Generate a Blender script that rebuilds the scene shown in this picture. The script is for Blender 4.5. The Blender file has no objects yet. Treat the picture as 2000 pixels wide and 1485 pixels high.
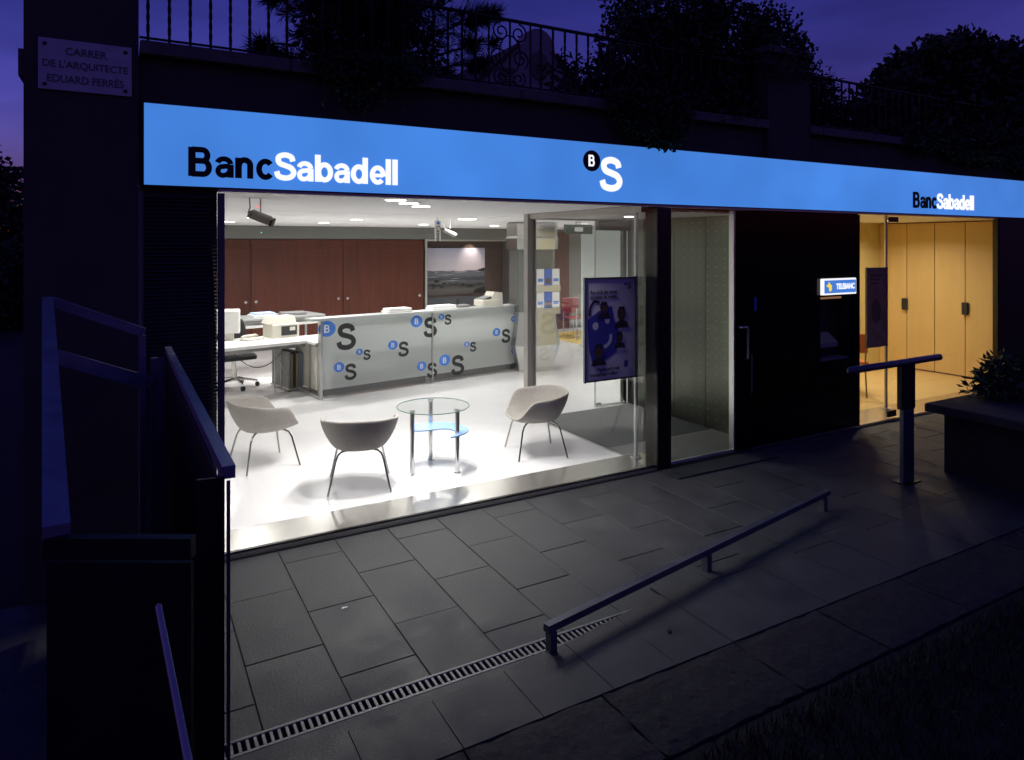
import bpy, math, random
from mathutils import Vector, Matrix
R = math.radians
rng = random.Random(7)
scene = bpy.context.scene
col = scene.collection

# ---------------------------------------------------------------- camera, sky, sun, exposure
CAM_H, CAM_D, YAW = 2.1, 4.91, 29.35
cam = bpy.data.cameras.new("camera")
cam.sensor_width = 36.0
cam.lens = 36.0 * 1341.0 / 2000.0
cam.shift_y = -264.5 / 2000.0
cam.clip_start, cam.clip_end = 0.05, 2000.0
cam_o = bpy.data.objects.new("camera", cam)
col.objects.link(cam_o)
cam_o.location = (0, -CAM_D, CAM_H)
cam_o.rotation_euler = (R(90), 0, R(-YAW))
scene.camera = cam_o

world = bpy.data.worlds.new("World")
scene.world = world
world.use_nodes = True
wn, wl = world.node_tree.nodes, world.node_tree.links
bg = wn["Background"]
sky = wn.new("ShaderNodeTexSky")
sky.sky_type = 'NISHITA'
sky.sun_disc = False
SUN_ELEV, SUN_AZ = -0.5, -62.0
sky.sun_elevation = R(SUN_ELEV)
sky.sun_rotation = R(SUN_AZ)
sky.air_density, sky.dust_density, sky.ozone_density = 1.0, 0.3, 3.0
tint = wn.new("ShaderNodeMix"); tint.data_type = 'RGBA'; tint.blend_type = 'MULTIPLY'
tint.inputs["Factor"].default_value = 1.0
wl.new(sky.outputs[0], tint.inputs["A"])
tint.inputs["B"].default_value = (2.3, 1.2, 4.2, 1)
tc = wn.new("ShaderNodeTexCoord")
mp = wn.new("ShaderNodeMapping"); mp.inputs["Scale"].default_value = (1.5, 1.5, 7.0)
wl.new(tc.outputs["Generated"], mp.inputs["Vector"])
cn = wn.new("ShaderNodeTexNoise"); cn.inputs["Scale"].default_value = 2.2; cn.inputs["Detail"].default_value = 6
wl.new(mp.outputs[0], cn.inputs["Vector"])
cr = wn.new("ShaderNodeMapRange"); cr.inputs["From Min"].default_value = .35; cr.inputs["From Max"].default_value = .7
cr.inputs["To Min"].default_value = .8; cr.inputs["To Max"].default_value = 1.25
wl.new(cn.outputs["Fac"], cr.inputs["Value"])
cm = wn.new("ShaderNodeMix"); cm.data_type = 'RGBA'; cm.blend_type = 'MULTIPLY'
cm.inputs["Factor"].default_value = 1.0
wl.new(tint.outputs["Result"], cm.inputs["A"]); wl.new(cr.outputs[0], cm.inputs["B"])
wl.new(cm.outputs["Result"], bg.inputs["Color"])
bg.inputs["Strength"].default_value = 0.13

sun = bpy.data.lights.new("dusk_sun", 'SUN')
sun.energy, sun.angle, sun.color = 0.012, R(15), (0.75, 0.62, 1.0)
sun_o = bpy.data.objects.new("dusk_sun", sun)
col.objects.link(sun_o)
sun_o.rotation_euler = (R(78), 0, R(-SUN_AZ))

scene.view_settings.view_transform = 'Standard'
scene.view_settings.look = 'None'
scene.view_settings.gamma = 1.0
scene.view_settings.exposure = 0.0
scene.render.engine = 'CYCLES'
cy = scene.cycles
cy.use_denoising = True
cy.max_bounces, cy.diffuse_bounces, cy.glossy_bounces = 8, 4, 5
cy.transparent_max_bounces, cy.transmission_bounces = 24, 6
cy.sample_clamp_indirect = 4.0
cy.caustics_reflective = cy.caustics_refractive = False

# ---------------------------------------------------------------- materials
MATS = {}
def mat(name, color=(.5, .5, .5), rough=.5, metal=0.0, var=0.0, vscale=8.0, bump=0.0, bscale=40.0, stretch=(1, 1, 1),
        emit=None, estr=0.0, spec=.5, coat=0.0, per_object=0.0, color2=None, rvar=0.0):
    if name in MATS: return MATS[name]
    m = bpy.data.materials.new(name); m.use_nodes = True
    n, l = m.node_tree.nodes, m.node_tree.links
    b = n["Principled BSDF"]
    b.inputs["Base Color"].default_value = (*color, 1)
    b.inputs["Roughness"].default_value = rough
    b.inputs["Metallic"].default_value = metal
    b.inputs["Specular IOR Level"].default_value = spec
    b.inputs["Coat Weight"].default_value = coat
    if emit:
        b.inputs["Emission Color"].default_value = (*emit, 1)
        b.inputs["Emission Strength"].default_value = estr
    if var or bump or per_object or color2 or rvar:
        t = n.new("ShaderNodeTexCoord"); mpn = n.new("ShaderNodeMapping")
        mpn.inputs["Scale"].default_value = stretch
        l.new(t.outputs["Object"], mpn.inputs["Vector"])
        noise = n.new("ShaderNodeTexNoise"); noise.inputs["Scale"].default_value = vscale
        noise.inputs["Detail"].default_value = 8; noise.inputs["Roughness"].default_value = .62
        oi = n.new("ShaderNodeObjectInfo")
        add = n.new("ShaderNodeVectorMath"); add.operation = 'ADD'
        mul = n.new("ShaderNodeVectorMath"); mul.operation = 'SCALE'; mul.inputs["Scale"].default_value = 1.0
        l.new(oi.outputs["Location"], mul.inputs[0])
        l.new(mpn.outputs[0], add.inputs[0]); l.new(mul.outputs[0], add.inputs[1])
        l.new(add.outputs[0], noise.inputs["Vector"])
        mr = n.new("ShaderNodeMapRange")
        mr.inputs["From Min"].default_value = .3; mr.inputs["From Max"].default_value = .7
        mr.inputs["To Min"].default_value = 1 - var; mr.inputs["To Max"].default_value = 1 + var
        l.new(noise.outputs["Fac"], mr.inputs["Value"])
        mx = n.new("ShaderNodeMix"); mx.data_type = 'RGBA'; mx.blend_type = 'MULTIPLY'; mx.inputs["Factor"].default_value = 1
        mx.inputs["A"].default_value = (*color, 1)
        if color2:
            mc = n.new("ShaderNodeMix"); mc.data_type = 'RGBA'
            mc.inputs["A"].default_value = (*color, 1); mc.inputs["B"].default_value = (*color2, 1)
            l.new(noise.outputs["Fac"], mc.inputs["Factor"]); l.new(mc.outputs["Result"], mx.inputs["A"])
        if per_object:
            mo = n.new("ShaderNodeMapRange"); mo.inputs["To Min"].default_value = 1 - per_object; mo.inputs["To Max"].default_value = 1 + per_object
            l.new(oi.outputs["Random"], mo.inputs["Value"])
            mm = n.new("ShaderNodeMath"); mm.operation = 'MULTIPLY'
            l.new(mr.outputs[0], mm.inputs[0]); l.new(mo.outputs[0], mm.inputs[1]); l.new(mm.outputs[0], mx.inputs["B"])
        else:
            l.new(mr.outputs[0], mx.inputs["B"])
        l.new(mx.outputs["Result"], b.inputs["Base Color"])
        if rvar:
            rr = n.new("ShaderNodeMapRange"); rr.inputs["From Min"].default_value = .3; rr.inputs["From Max"].default_value = .7
            rr.inputs["To Min"].default_value = max(.02, rough - rvar); rr.inputs["To Max"].default_value = rough + rvar
            l.new(noise.outputs["Fac"], rr.inputs["Value"]); l.new(rr.outputs[0], b.inputs["Roughness"])
        if bump:
            nb = n.new("ShaderNodeTexNoise"); nb.inputs["Scale"].default_value = bscale; nb.inputs["Detail"].default_value = 6
            l.new(add.outputs[0], nb.inputs["Vector"])
            bp = n.new("ShaderNodeBump"); bp.inputs["Strength"].default_value = bump; bp.inputs["Distance"].default_value = .01
            l.new(nb.outputs["Fac"], bp.inputs["Height"]); l.new(bp.outputs[0], b.inputs["Normal"])
    MATS[name] = m
    return m

def glass_mat(name, tintc=(.988, .992, .99), refl=1.0):
    m = bpy.data.materials.new(name); m.use_nodes = True
    n, l = m.node_tree.nodes, m.node_tree.links
    n.remove(n["Principled BSDF"]); out = n["Material Output"]
    tr = n.new("ShaderNodeBsdfTransparent"); tr.inputs[0].default_value = (*tintc, 1)
    gl = n.new("ShaderNodeBsdfGlossy"); gl.inputs["Roughness"].default_value = .0; gl.inputs[0].default_value = (1, 1, 1, 1)
    fr = n.new("ShaderNodeFresnel")
    ge = n.new("ShaderNodeNewGeometry"); io = n.new("ShaderNodeMapRange")          # same reflectance on both faces of the pane
    io.inputs["To Min"].default_value = 1.45; io.inputs["To Max"].default_value = 1 / 1.45
    l.new(ge.outputs["Backfacing"], io.inputs["Value"]); l.new(io.outputs[0], fr.inputs["IOR"])
    mu = n.new("ShaderNodeMath"); mu.operation = 'MULTIPLY'; mu.inputs[1].default_value = refl
    mx = n.new("ShaderNodeMixShader")
    l.new(fr.outputs[0], mu.inputs[0]); l.new(mu.outputs[0], mx.inputs[0])
    l.new(tr.outputs[0], mx.inputs[1]); l.new(gl.outputs[0], mx.inputs[2]); l.new(mx.outputs[0], out.inputs[0])
    return m

def frosted_mat(name, c, tw=.5, rough=.35):
    m = bpy.data.materials.new(name); m.use_nodes = True
    n, l = m.node_tree.nodes, m.node_tree.links
    n.remove(n["Principled BSDF"]); out = n["Material Output"]
    d = n.new("ShaderNodeBsdfDiffuse"); d.inputs[0].default_value = (*c, 1)
    t = n.new("ShaderNodeBsdfTranslucent"); t.inputs[0].default_value = (*c, 1)
    g = n.new("ShaderNodeBsdfGlossy"); g.inputs["Roughness"].default_value = rough
    a = n.new("ShaderNodeMixShader"); a.inputs[0].default_value = tw
    l.new(d.outputs[0], a.inputs[1]); l.new(t.outputs[0], a.inputs[2])
    fr = n.new("ShaderNodeFresnel"); fr.inputs["IOR"].default_value = 1.4
    b = n.new("ShaderNodeMixShader")
    l.new(fr.outputs[0], b.inputs[0]); l.new(a.outputs[0], b.inputs[1]); l.new(g.outputs[0], b.inputs[2]); l.new(b.outputs[0], out.inputs[0])
    return m

def leaf_mat(name, c, c2):
    m = bpy.data.materials.new(name); m.use_nodes = True
    n, l = m.node_tree.nodes, m.node_tree.links
    b = n["Principled BSDF"]; b.inputs["Roughness"].default_value = .6
    g = n.new("ShaderNodeNewGeometry"); mx = n.new("ShaderNodeMix"); mx.data_type = 'RGBA'
    mx.inputs["A"].default_value = (*c, 1); mx.inputs["B"].default_value = (*c2, 1)
    l.new(g.outputs["Random Per Island"], mx.inputs["Factor"]); l.new(mx.outputs["Result"], b.inputs["Base Color"])
    return m

M_slab = mat("slate_slab", (.050, .051, .053), .66, var=.38, vscale=3.6, bump=.22, bscale=75, per_object=.10, rvar=.12)
M_mortar = mat("dark_mortar", (.030, .030, .030), .9, var=.2, vscale=30)
M_ground = mat("dark_earth", (.016, .015, .014), .95, var=.3, vscale=4, bump=.4, bscale=15)
M_rough = mat("rough_granite", (.021, .018, .021), .85, var=.5, vscale=22, bump=.9, bscale=35, per_object=.15)
M_concrete = mat("grey_render", (.082, .068, .058), .9, var=.16, vscale=2.2, bump=.25, bscale=70)
M_coping = mat("stone_coping", (.15, .13, .12), .85, var=.2, vscale=6, bump=.3, bscale=50, per_object=.06)
M_iron = mat("wrought_iron", (.02, .02, .022), .6, metal=.3, var=.2, vscale=20)
M_steel = mat("brushed_steel", (.60, .60, .58), .30, metal=1.0, var=.03, vscale=5, stretch=(9, 9, .6), rvar=.03)
M_header = mat("satin_grey_trim", (.45, .45, .44), .35, metal=.8, var=.08, vscale=14)
M_plate = mat("polished_steel_plate", (.68, .66, .63), .27, metal=1.0)
M_perf = mat("perforated_steel", (.13, .14, .112), .30, metal=1.0)
M_alu = mat("satin_aluminium", (.55, .55, .54), .35, metal=.9, var=.06, vscale=12)
M_frame = mat("satin_frame", (.44, .42, .385), .42, metal=.45, var=.06, vscale=6, stretch=(8, 8, .6))
M_galv = mat("weathered_galvanised_steel", (.19, .19, .185), .55, metal=.35, var=.25, vscale=25, rvar=.1)
M_rail = mat("painted_steel_rail", (.10, .105, .135), .42, metal=.35, var=.2, vscale=9, rvar=.1)
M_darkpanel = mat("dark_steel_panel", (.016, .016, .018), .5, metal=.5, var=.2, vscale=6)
M_guard = mat("blue_grey_guard_steel", (.24, .25, .33), .4, metal=.3, var=.2, vscale=9, rvar=.1)
M_bronze = mat("dark_bronze_frame", (.05, .048, .045), .3, metal=.8, var=.1, vscale=10)
M_black = mat("black_gloss_panel", (.006, .006, .0065), .16, var=.15, vscale=3, spec=.22)
M_blackplastic = mat("black_plastic", (.018, .018, .02), .5, var=.1, vscale=30)
M_louvre = mat("dark_louvre", (.07, .072, .07), .45, metal=.4, var=.1, vscale=20)
M_floor = mat("white_resin_floor", (.80, .793, .798), .20, var=.025, vscale=1.5, spec=.45, rvar=.05)
M_ceil = mat("white_ceiling", (.88, .88, .88), .9, var=.012, vscale=2)
M_wallw = mat("white_wall", (.76, .76, .74), .8, var=.02, vscale=3)
M_wood = mat("mahogany_veneer", (.078, .0155, .0065), .40, var=.22, vscale=3.0, stretch=(6, 6, .35), color2=(.105, .022, .009), per_object=.08)
M_soffit = mat("grey_mesh_band", (.20, .21, .20), .45, metal=.5, var=.22, vscale=60)
M_recess = mat("dark_recess_wall", (.10, .068, .06), .55, var=.1, vscale=4)
M_recesslow = mat("slate_blue_wall", (.085, .09, .105), .6, var=.08, vscale=4)
M_white = mat("white_laminate", (.82, .81, .79), .35, var=.015, vscale=6)
M_offwhite = mat("beige_office_plastic", (.66, .63, .55), .45, var=.03, vscale=12)
M_grey = mat("grey_plastic", (.22, .22, .22), .5, var=.06, vscale=12)
M_shell = mat("taupe_wool_shell", (.36, .335, .305), .9, var=.09, vscale=45, bump=.35, bscale=260)
M_chrome = mat("chrome", (.62, .61, .6), .14, metal=1.0)
M_darkchrome = mat("dark_chrome_leg", (.32, .31, .30), .2, metal=1.0)
M_blueglass = mat("blue_shelf", (.25, .42, .74), .25, var=.03, vscale=6)
M_mat = mat("charcoal_mat", (.032, .037, .036), .9, var=.25, vscale=80, bump=.5, bscale=200)
M_matlight = mat("ribbed_entry_grating", (.22, .23, .21), .5, metal=.5, var=.25, vscale=70, bump=.5, bscale=120)
M_yellow = mat("maple_laminate", (.70, .49, .21), .38, var=.05, vscale=2.5, stretch=(5, 5, .5), per_object=.03)
M_yellowwall = mat("yellow_wall", (.74, .60, .26), .75, var=.03, vscale=3)
M_yellowfloor = mat("ochre_floor", (.70, .50, .22), .3, var=.04, vscale=2)
M_orange = mat("orange_plastic", (.55, .17, .05), .4)
M_red = mat("red_plastic", (.25, .018, .022), .4)
M_glass = glass_mat("shop_glass")
M_glasst = glass_mat("table_glass", (.975, .988, .985), .35)
M_frost = frosted_mat("frosted_glass", (.91, .95, .94), .66)
M_frostw = frosted_mat("pale_frosted_wall", (.80, .88, .86), .5)
M_signblue = mat("lit_blue_acrylic", (.03, .10, .5), .35, emit=(.056, .222, .68), estr=1.0)
_n, _l = M_signblue.node_tree.nodes, M_signblue.node_tree.links
_t = _n.new("ShaderNodeTexCoord"); _z = _n.new("ShaderNodeTexNoise"); _z.inputs["Scale"].default_value = .9; _z.inputs["Detail"].default_value = 2
_r = _n.new("ShaderNodeMapRange"); _r.inputs["From Min"].default_value = .3; _r.inputs["From Max"].default_value = .7; _r.inputs["To Min"].default_value = .86; _r.inputs["To Max"].default_value = 1.12
_l.new(_t.outputs["Object"], _z.inputs["Vector"]); _l.new(_z.outputs["Fac"], _r.inputs["Value"]); _l.new(_r.outputs[0], _n["Principled BSDF"].inputs["Emission Strength"])
M_signwhite = mat("lit_white_acrylic", (.8, .8, .8), .35, emit=(1, 1, 1), estr=1.0)
M_signblack = mat("black_vinyl", (.006, .006, .008), .5)
M_decblack = mat("charcoal_vinyl", (.022, .024, .026), .55)
M_decblue = mat("blue_vinyl", (.055, .20, .66), .5)
M_decwhite = mat("white_vinyl", (.8, .82, .82), .5)
M_lamp = mat("lamp_lens", (.9, .9, .88), .4, emit=(1, .97, .92), estr=14.0)
M_lampw = mat("warm_lamp_lens", (.9, .88, .8), .4, emit=(1, .86, .6), estr=12.0)
M_marble = mat("pale_marble_plaque", (.62, .61, .64), .5, var=.08, vscale=9, stretch=(1, 1, 2))
M_carved = mat("carved_dark_letters", (.16, .15, .15), .8)
M_bark = mat("dark_bark", (.07, .05, .035), .95, var=.3, vscale=12, bump=.6, bscale=30)
M_leafd = leaf_mat("dark_leaf", (.020, .040, .014), (.045, .07, .025))
M_needle = leaf_mat("pine_needle", (.016, .030, .012), (.035, .05, .02))
M_leafg = leaf_mat("grass_blade", (.007, .011, .005), (.016, .02, .009))
M_roof = mat("dark_roof_tile", (.07, .045, .04), .9, var=.3, vscale=6)
M_housewall = mat("house_plaster", (.32, .29, .31), .9, var=.1, vscale=3)
M_paper = mat("white_paper", (.78, .78, .78), .7)
M_bluepaper = mat("blue_print", (.05, .14, .55), .6)
M_poster = mat("poster_paper", (.86, .80, .86), .7, var=.05, vscale=4)
M_posterblue = mat("poster_blue_print", (.06, .06, .42), .7, var=.12, vscale=6)
M_posterskin = mat("poster_portrait_print", (.11, .055, .045), .7, var=.3, vscale=14)
M_posterdark = mat("poster_dark_print", (.02, .018, .03), .7)
M_posterbrown = mat("brown_poster", (.30, .18, .15), .7, var=.35, vscale=7)
M_green = mat("exit_sign_green", (.03, .06, .05), .5, var=.05)
M_led = mat("green_indicator", (.1, .8, .5), .5, emit=(.2, 1, .6), estr=1.2)
M_ledred = mat("red_indicator", (.8, .2, .2), .5, emit=(1, .35, .35), estr=.9)
M_redtail = mat("red_tail_light", (.5, .05, .05), .5, emit=(1, .05, .03), estr=.35)
M_atmblue = mat("lit_machine_blue", (.03, .08, .4), .4, emit=(.06, .20, .62), estr=1.0)
M_atmyellow = mat("lit_machine_yellow", (.8, .6, .05), .4, emit=(.95, .70, .08), estr=1.0)
M_amber = mat("lit_amber_slot", (.4, .2, .08), .5, emit=(.45, .22, .10), estr=.5)
M_carpet = mat("yellow_carpet", (.60, .42, .10), .95, var=.2, vscale=20)

# ---------------------------------------------------------------- mesh helpers
ABS = {}
class MB:
    def __init__(s): s.v, s.f = [], []
    def add(s, vs, fs):
        o = len(s.v); s.v += [tuple(p) for p in vs]; s.f += [tuple(i + o for i in f) for f in fs]; return s
    def box(s, x0, x1, y0, y1, z0, z1):
        if x0 > x1: x0, x1 = x1, x0
        if y0 > y1: y0, y1 = y1, y0
        if z0 > z1: z0, z1 = z1, z0
        return s.add([(x0, y0, z0), (x1, y0, z0), (x1, y1, z0), (x0, y1, z0), (x0, y0, z1), (x1, y0, z1), (x1, y1, z1), (x0, y1, z1)],
                     [(3, 2, 1, 0), (4, 5, 6, 7), (0, 1, 5, 4), (1, 2, 6, 5), (2, 3, 7, 6), (3, 0, 4, 7)])
    def bbox(s, x0, x1, y0, y1, z0, z1, b):                          # box with chamfered vertical and top edges
        pts = [(x0 + b, y0), (x1 - b, y0), (x1, y0 + b), (x1, y1 - b), (x1 - b, y1), (x0 + b, y1), (x0, y1 - b), (x0, y0 + b)]
        ins = [(x0 + 1.6 * b, y0 + b), (x1 - 1.6 * b, y0 + b), (x1 - b, y0 + 1.6 * b), (x1 - b, y1 - 1.6 * b), (x1 - 1.6 * b, y1 - b), (x0 + 1.6 * b, y1 - b), (x0 + b, y1 - 1.6 * b), (x0 + b, y0 + 1.6 * b)]
        vs = [(x, y, z0) for x, y in pts] + [(x, y, z1 - b) for x, y in pts] + [(x, y, z1) for x, y in ins]
        fs = [tuple(range(7, -1, -1)), tuple(range(16, 24))]
        for k in range(2):
            for i in range(8):
                j = (i + 1) % 8
                fs.append((k * 8 + i, k * 8 + j, k * 8 + 8 + j, k * 8 + 8 + i))
        return s.add(vs, fs)
    def prism(s, poly, a0, a1, axis='z'):
        n = len(poly)
        def P(p, a):
            return {'z': (p[0], p[1], a), 'y': (p[0], a, p[1]), 'x': (a, p[0], p[1])}[axis]
        vs = [P(p, a0) for p in poly] + [P(p, a1) for p in poly]
        fs = [tuple(range(n - 1, -1, -1)), tuple(range(n, 2 * n))] + [(i, (i + 1) % n, n + (i + 1) % n, n + i) for i in range(n)]
        return s.add(vs, fs)
    def tube(s, path, r, n=10, cap=True, closed=False):
        path = [Vector(p) for p in path]; m = len(path)
        rs = r if isinstance(r, (list, tuple)) else [r] * m
        rings = []; up = None
        for i, p in enumerate(path):
            if closed: t = path[(i + 1) % m] - path[i - 1]
            else: t = path[min(i + 1, m - 1)] - path[max(i - 1, 0)]
            t = t.normalized() if t.length > 1e-9 else Vector((0, 0, 1))
            if up is None: up = Vector((0, 0, 1)) if abs(t.z) < .9 else Vector((1, 0, 0))
            u = t.cross(up)
            if u.length < 1e-6: u = t.orthogonal()
            u.normalize(); w = u.cross(t).normalized(); up = w
            rings.append([p + (u * math.cos(2 * math.pi * k / n) + w * math.sin(2 * math.pi * k / n)) * rs[i] for k in range(n)])
        vs = [q for rg in rings for q in rg]; fs = []
        for i in range(m if closed else m - 1):
            a, b = i * n, ((i + 1) % m) * n
            for k in range(n):
                fs.append((a + k, a + (k + 1) % n, b + (k + 1) % n, b + k))
        if cap and not closed:
            fs += [tuple(range(n - 1, -1, -1)), tuple((m - 1) * n + k for k in range(n))]
        return s.add(vs, fs)
    def beam(s, p0, p1, w, h):                                       # square bar from p0 to p1; w across, h up
        p0, p1 = Vector(p0), Vector(p1); t = (p1 - p0).normalized()
        up = Vector((0, 0, 1)) if abs(t.z) < .95 else Vector((0, 1, 0))
        u = t.cross(up).normalized(); q = u.cross(t).normalized()
        vs = []
        for p in (p0, p1):
            for a, b in ((-1, -1), (1, -1), (1, 1), (-1, 1)): vs.append(p + u * a * w / 2 + q * b * h / 2)
        return s.add(vs, [(0, 1, 2, 3), (7, 6, 5, 4), (0, 4, 5, 1), (1, 5, 6, 2), (2, 6, 7, 3), (3, 7, 4, 0)])
    def disc(s, c, r, z0, z1, n=24, axis='z'):
        pts = [(c[0] + r * math.cos(2 * math.pi * k / n), c[1] + r * math.sin(2 * math.pi * k / n)) for k in range(n)]
        return s.prism(pts, z0, z1, axis)
    def lathe(s, prof, n=24, c=(0, 0)):
        vs = []; m = len(prof)
        for r, z in prof:
            for k in range(n):
                a = 2 * math.pi * k / n; vs.append((c[0] + r * math.cos(a), c[1] + r * math.sin(a), z))
        fs = [(i * n + k, i * n + (k + 1) % n, (i + 1) * n + (k + 1) % n, (i + 1) * n + k) for i in range(m - 1) for k in range(n)]
        return s.add(vs, fs)
    def stroke(s, pts, w, y0, y1, closed=False):                     # flat ribbon in the XZ plane, y0 is the front
        P = [Vector((p[0], p[1])) for p in pts]; n = len(P); L, Rr = [], []
        for i in range(n):
            if closed: t = P[(i + 1) % n] - P[i - 1]
            else: t = P[min(i + 1, n - 1)] - P[max(i - 1, 0)]
            t.normalize(); nn = Vector((-t.y, t.x)); ww = w[i] if isinstance(w, list) else w
            L.append(P[i] + nn * ww / 2); Rr.append(P[i] - nn * ww / 2)
        vs = [(q.x, y0, q.y) for q in L] + [(q.x, y0, q.y) for q in Rr] + [(q.x, y1, q.y) for q in L] + [(q.x, y1, q.y) for q in Rr]
        fs = []
        for i in range(n if closed else n - 1):
            j = (i + 1) % n
            fs += [(i, n + i, n + j, j), (2 * n + j, 3 * n + j, 3 * n + i, 2 * n + i), (i, j, 2 * n + j, 2 * n + i), (n + j, n + i, 3 * n + i, 3 * n + j)]
        if not closed:
            fs += [(0, 2 * n, 3 * n, n), (n - 1, 2 * n - 1, 4 * n - 1, 3 * n - 1)]
        return s.add(vs, fs)
    def mesh(s, name, m, off=(0, 0, 0), smooth=False):
        me = bpy.data.meshes.new(name)
        me.from_pydata([(p[0] - off[0], p[1] - off[1], p[2] - off[2]) for p in s.v], [], s.f)
        me.materials.append(m)
        if smooth:
            me.shade_smooth()
            try: me.set_sharp_from_angle(angle=R(40))
            except Exception: pass
        me.update(); return me
    def build(s, name, m, parent=None, smooth=False, world=True, loc=None):
        """vertices are world coordinates (world=True) or local to the parent."""
        base = ABS.get(parent, Vector((0, 0, 0))) if (parent is not None and world) else Vector((0, 0, 0))
        l = Vector(loc) if loc is not None else Vector((0, 0, 0))
        o = bpy.data.objects.new(name, s.mesh(name, m, base + l if world else (0, 0, 0), smooth))
        col.objects.link(o)
        if parent is not None: o.parent = parent
        o.location = l
        ABS[o] = base + l
        return o

def tag(o, label=None, cat=None, group=None, kind=None):
    if label: o["label"] = label
    if cat: o["category"] = cat
    if group: o["group"] = group
    if kind: o["kind"] = kind
    return o
def thing(name, label, cat, loc=(0, 0, 0), rz=0.0, group=None):
    o = bpy.data.objects.new(name, None); col.objects.link(o)
    o.location = loc; o.rotation_euler = (0, 0, rz); o.empty_display_size = .1
    ABS[o] = Vector(loc)
    return tag(o, label, cat, group)
def inst(name, me, parent, loc=(0, 0, 0), rot=(0, 0, 0), scale=(1, 1, 1)):
    o = bpy.data.objects.new(name, me); col.objects.link(o)
    if parent is not None: o.parent = parent
    o.location, o.rotation_euler, o.scale = loc, rot, scale
    ABS[o] = ABS.get(parent, Vector((0, 0, 0))) + Vector(loc)
    return o
def children(o): return [c for c in bpy.data.objects if c.parent == o]
def copy_tree(o, parent=None, label=None):
    c = o.copy(); col.objects.link(c); c.parent = parent
    if label: c["label"] = label
    for ch in children(o):
        copy_tree(ch, c)
    return c
def arc(cx, cy, rx, ry, a0, a1, n=14):
    return [(cx + rx * math.cos(R(a0 + (a1 - a0) * i / n)), cy + ry * math.sin(R(a0 + (a1 - a0) * i / n))) for i in range(n + 1)]
def catmull(pts, k=6):
    out = []; P = [Vector(p) for p in pts]
    P = [P[0] * 2 - P[1]] + P + [P[-1] * 2 - P[-2]]
    for i in range(1, len(P) - 2):
        for j in range(k):
            t = j / k; a, b, c, d = P[i - 1], P[i], P[i + 1], P[i + 2]
            out.append(tuple(.5 * ((2 * b) + (c - a) * t + (2 * a - 5 * b + 4 * c - d) * t * t + (3 * b - a - 3 * c + d) * t ** 3)))
    out.append(tuple(P[-2])); return out

# bold grotesque letters, each a set of strokes (cap height 1)
S_PATH = catmull([(.60, .70), (.55, .85), (.36, .92), (.17, .86), (.125, .73), (.19, .60), (.37, .53), (.55, .45), (.63, .29), (.55, .14), (.36, .08), (.14, .14), (.075, .31)])
GL = {
    'B': (.76, [([(.1, 0), (.1, 1)], .2), ([(.1, .92), (.40, .92)] + arc(.40, .73, .15, .19, 85, -85, 10) + [(.1, .54)], .165), ([(.1, .535), (.43, .535)] + arc(.43, .31, .165, .228, 85, -85, 10) + [(.1, .082)], .168)]),
    'a': (.62, [([(.475, 0), (.475, .46)], .18), (arc(.28, .475, .195, .175, 168, 0, 12), .155), ([(.45, .405), (.28, .39)] + arc(.235, .225, .135, .155, 80, 285, 12) + [(.36, .10), (.46, .22)], .15)]),
    'n': (.635, [([(.095, 0), (.095, .72)], .19), ([(.10, .42)] + arc(.285, .465, .17, .185, 165, 0, 12) + [(.455, 0)], .175)]),
    'c': (.56, [(arc(.30, .36, .205, .285, 40, 322, 20), .17)]),
    'S': (.72, [(S_PATH, .175)]),
    'b': (.64, [([(.095, 0), (.095, 1)], .19), (arc(.325, .36, .205, .285, 0, 345, 22), .17, True)]),
    'd': (.66, [([(.50, 0), (.50, 1)], .19), (arc(.275, .36, .205, .285, 0, 345, 22), .17, True)]),
    'e': (.60, [(arc(.30, .36, .205, .285, -8, 318, 22), .165), ([(.13, .345), (.50, .345)], .125)]),
    'l': (.255, [([(.095, 0), (.095, 1)], .19)]),
}
def letters(mb, text, x, z, h, y, sx=1.0, depth=.006, weight=1.0):
    k = 0
    for ch in text:
        adv, strokes = GL[ch]
        for st in strokes:
            pts = [(x + p[0] * h * sx, z + p[1] * h) for p in st[0]]
            mb.stroke(pts, st[1] * h * weight, y - .0005 * (k % 4), y + depth, len(st) > 2); k += 1
        x += adv * h * sx
    return x
def text_mesh(name, body, size, m, parent, loc, rot=(R(90), 0, 0), off=0.0, ext=.002, sx=1.0, align='LEFT', fit=None):
    c = bpy.data.curves.new(name, 'FONT'); c.body = body; c.size = size; c.offset = off; c.extrude = ext
    c.align_x = align; c.resolution_u = 3
    t = bpy.data.objects.new("tmp_text", c); col.objects.link(t)
    dg = bpy.context.evaluated_depsgraph_get()
    me = bpy.data.meshes.new_from_object(t.evaluated_get(dg))
    bpy.data.objects.remove(t); bpy.data.curves.remove(c)
    if fit: sx = fit / (max(v.co.x for v in me.vertices) - min(v.co.x for v in me.vertices))
    me.name = name; me.materials.clear(); me.materials.append(m)
    o = inst(name, me, parent, loc, rot, (sx, 1, 1))
    return o

FL = 0.03                                                           # shop floor level
CEIL = 2.47

# ================================================================= SETTING
g = MB().add([(-300, -300, -.08), (300, -300, -.08), (300, 300, -.08), (-300, 300, -.08)], [(0, 1, 2, 3)]).build("ground", M_ground)
tag(g, kind="structure")

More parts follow.
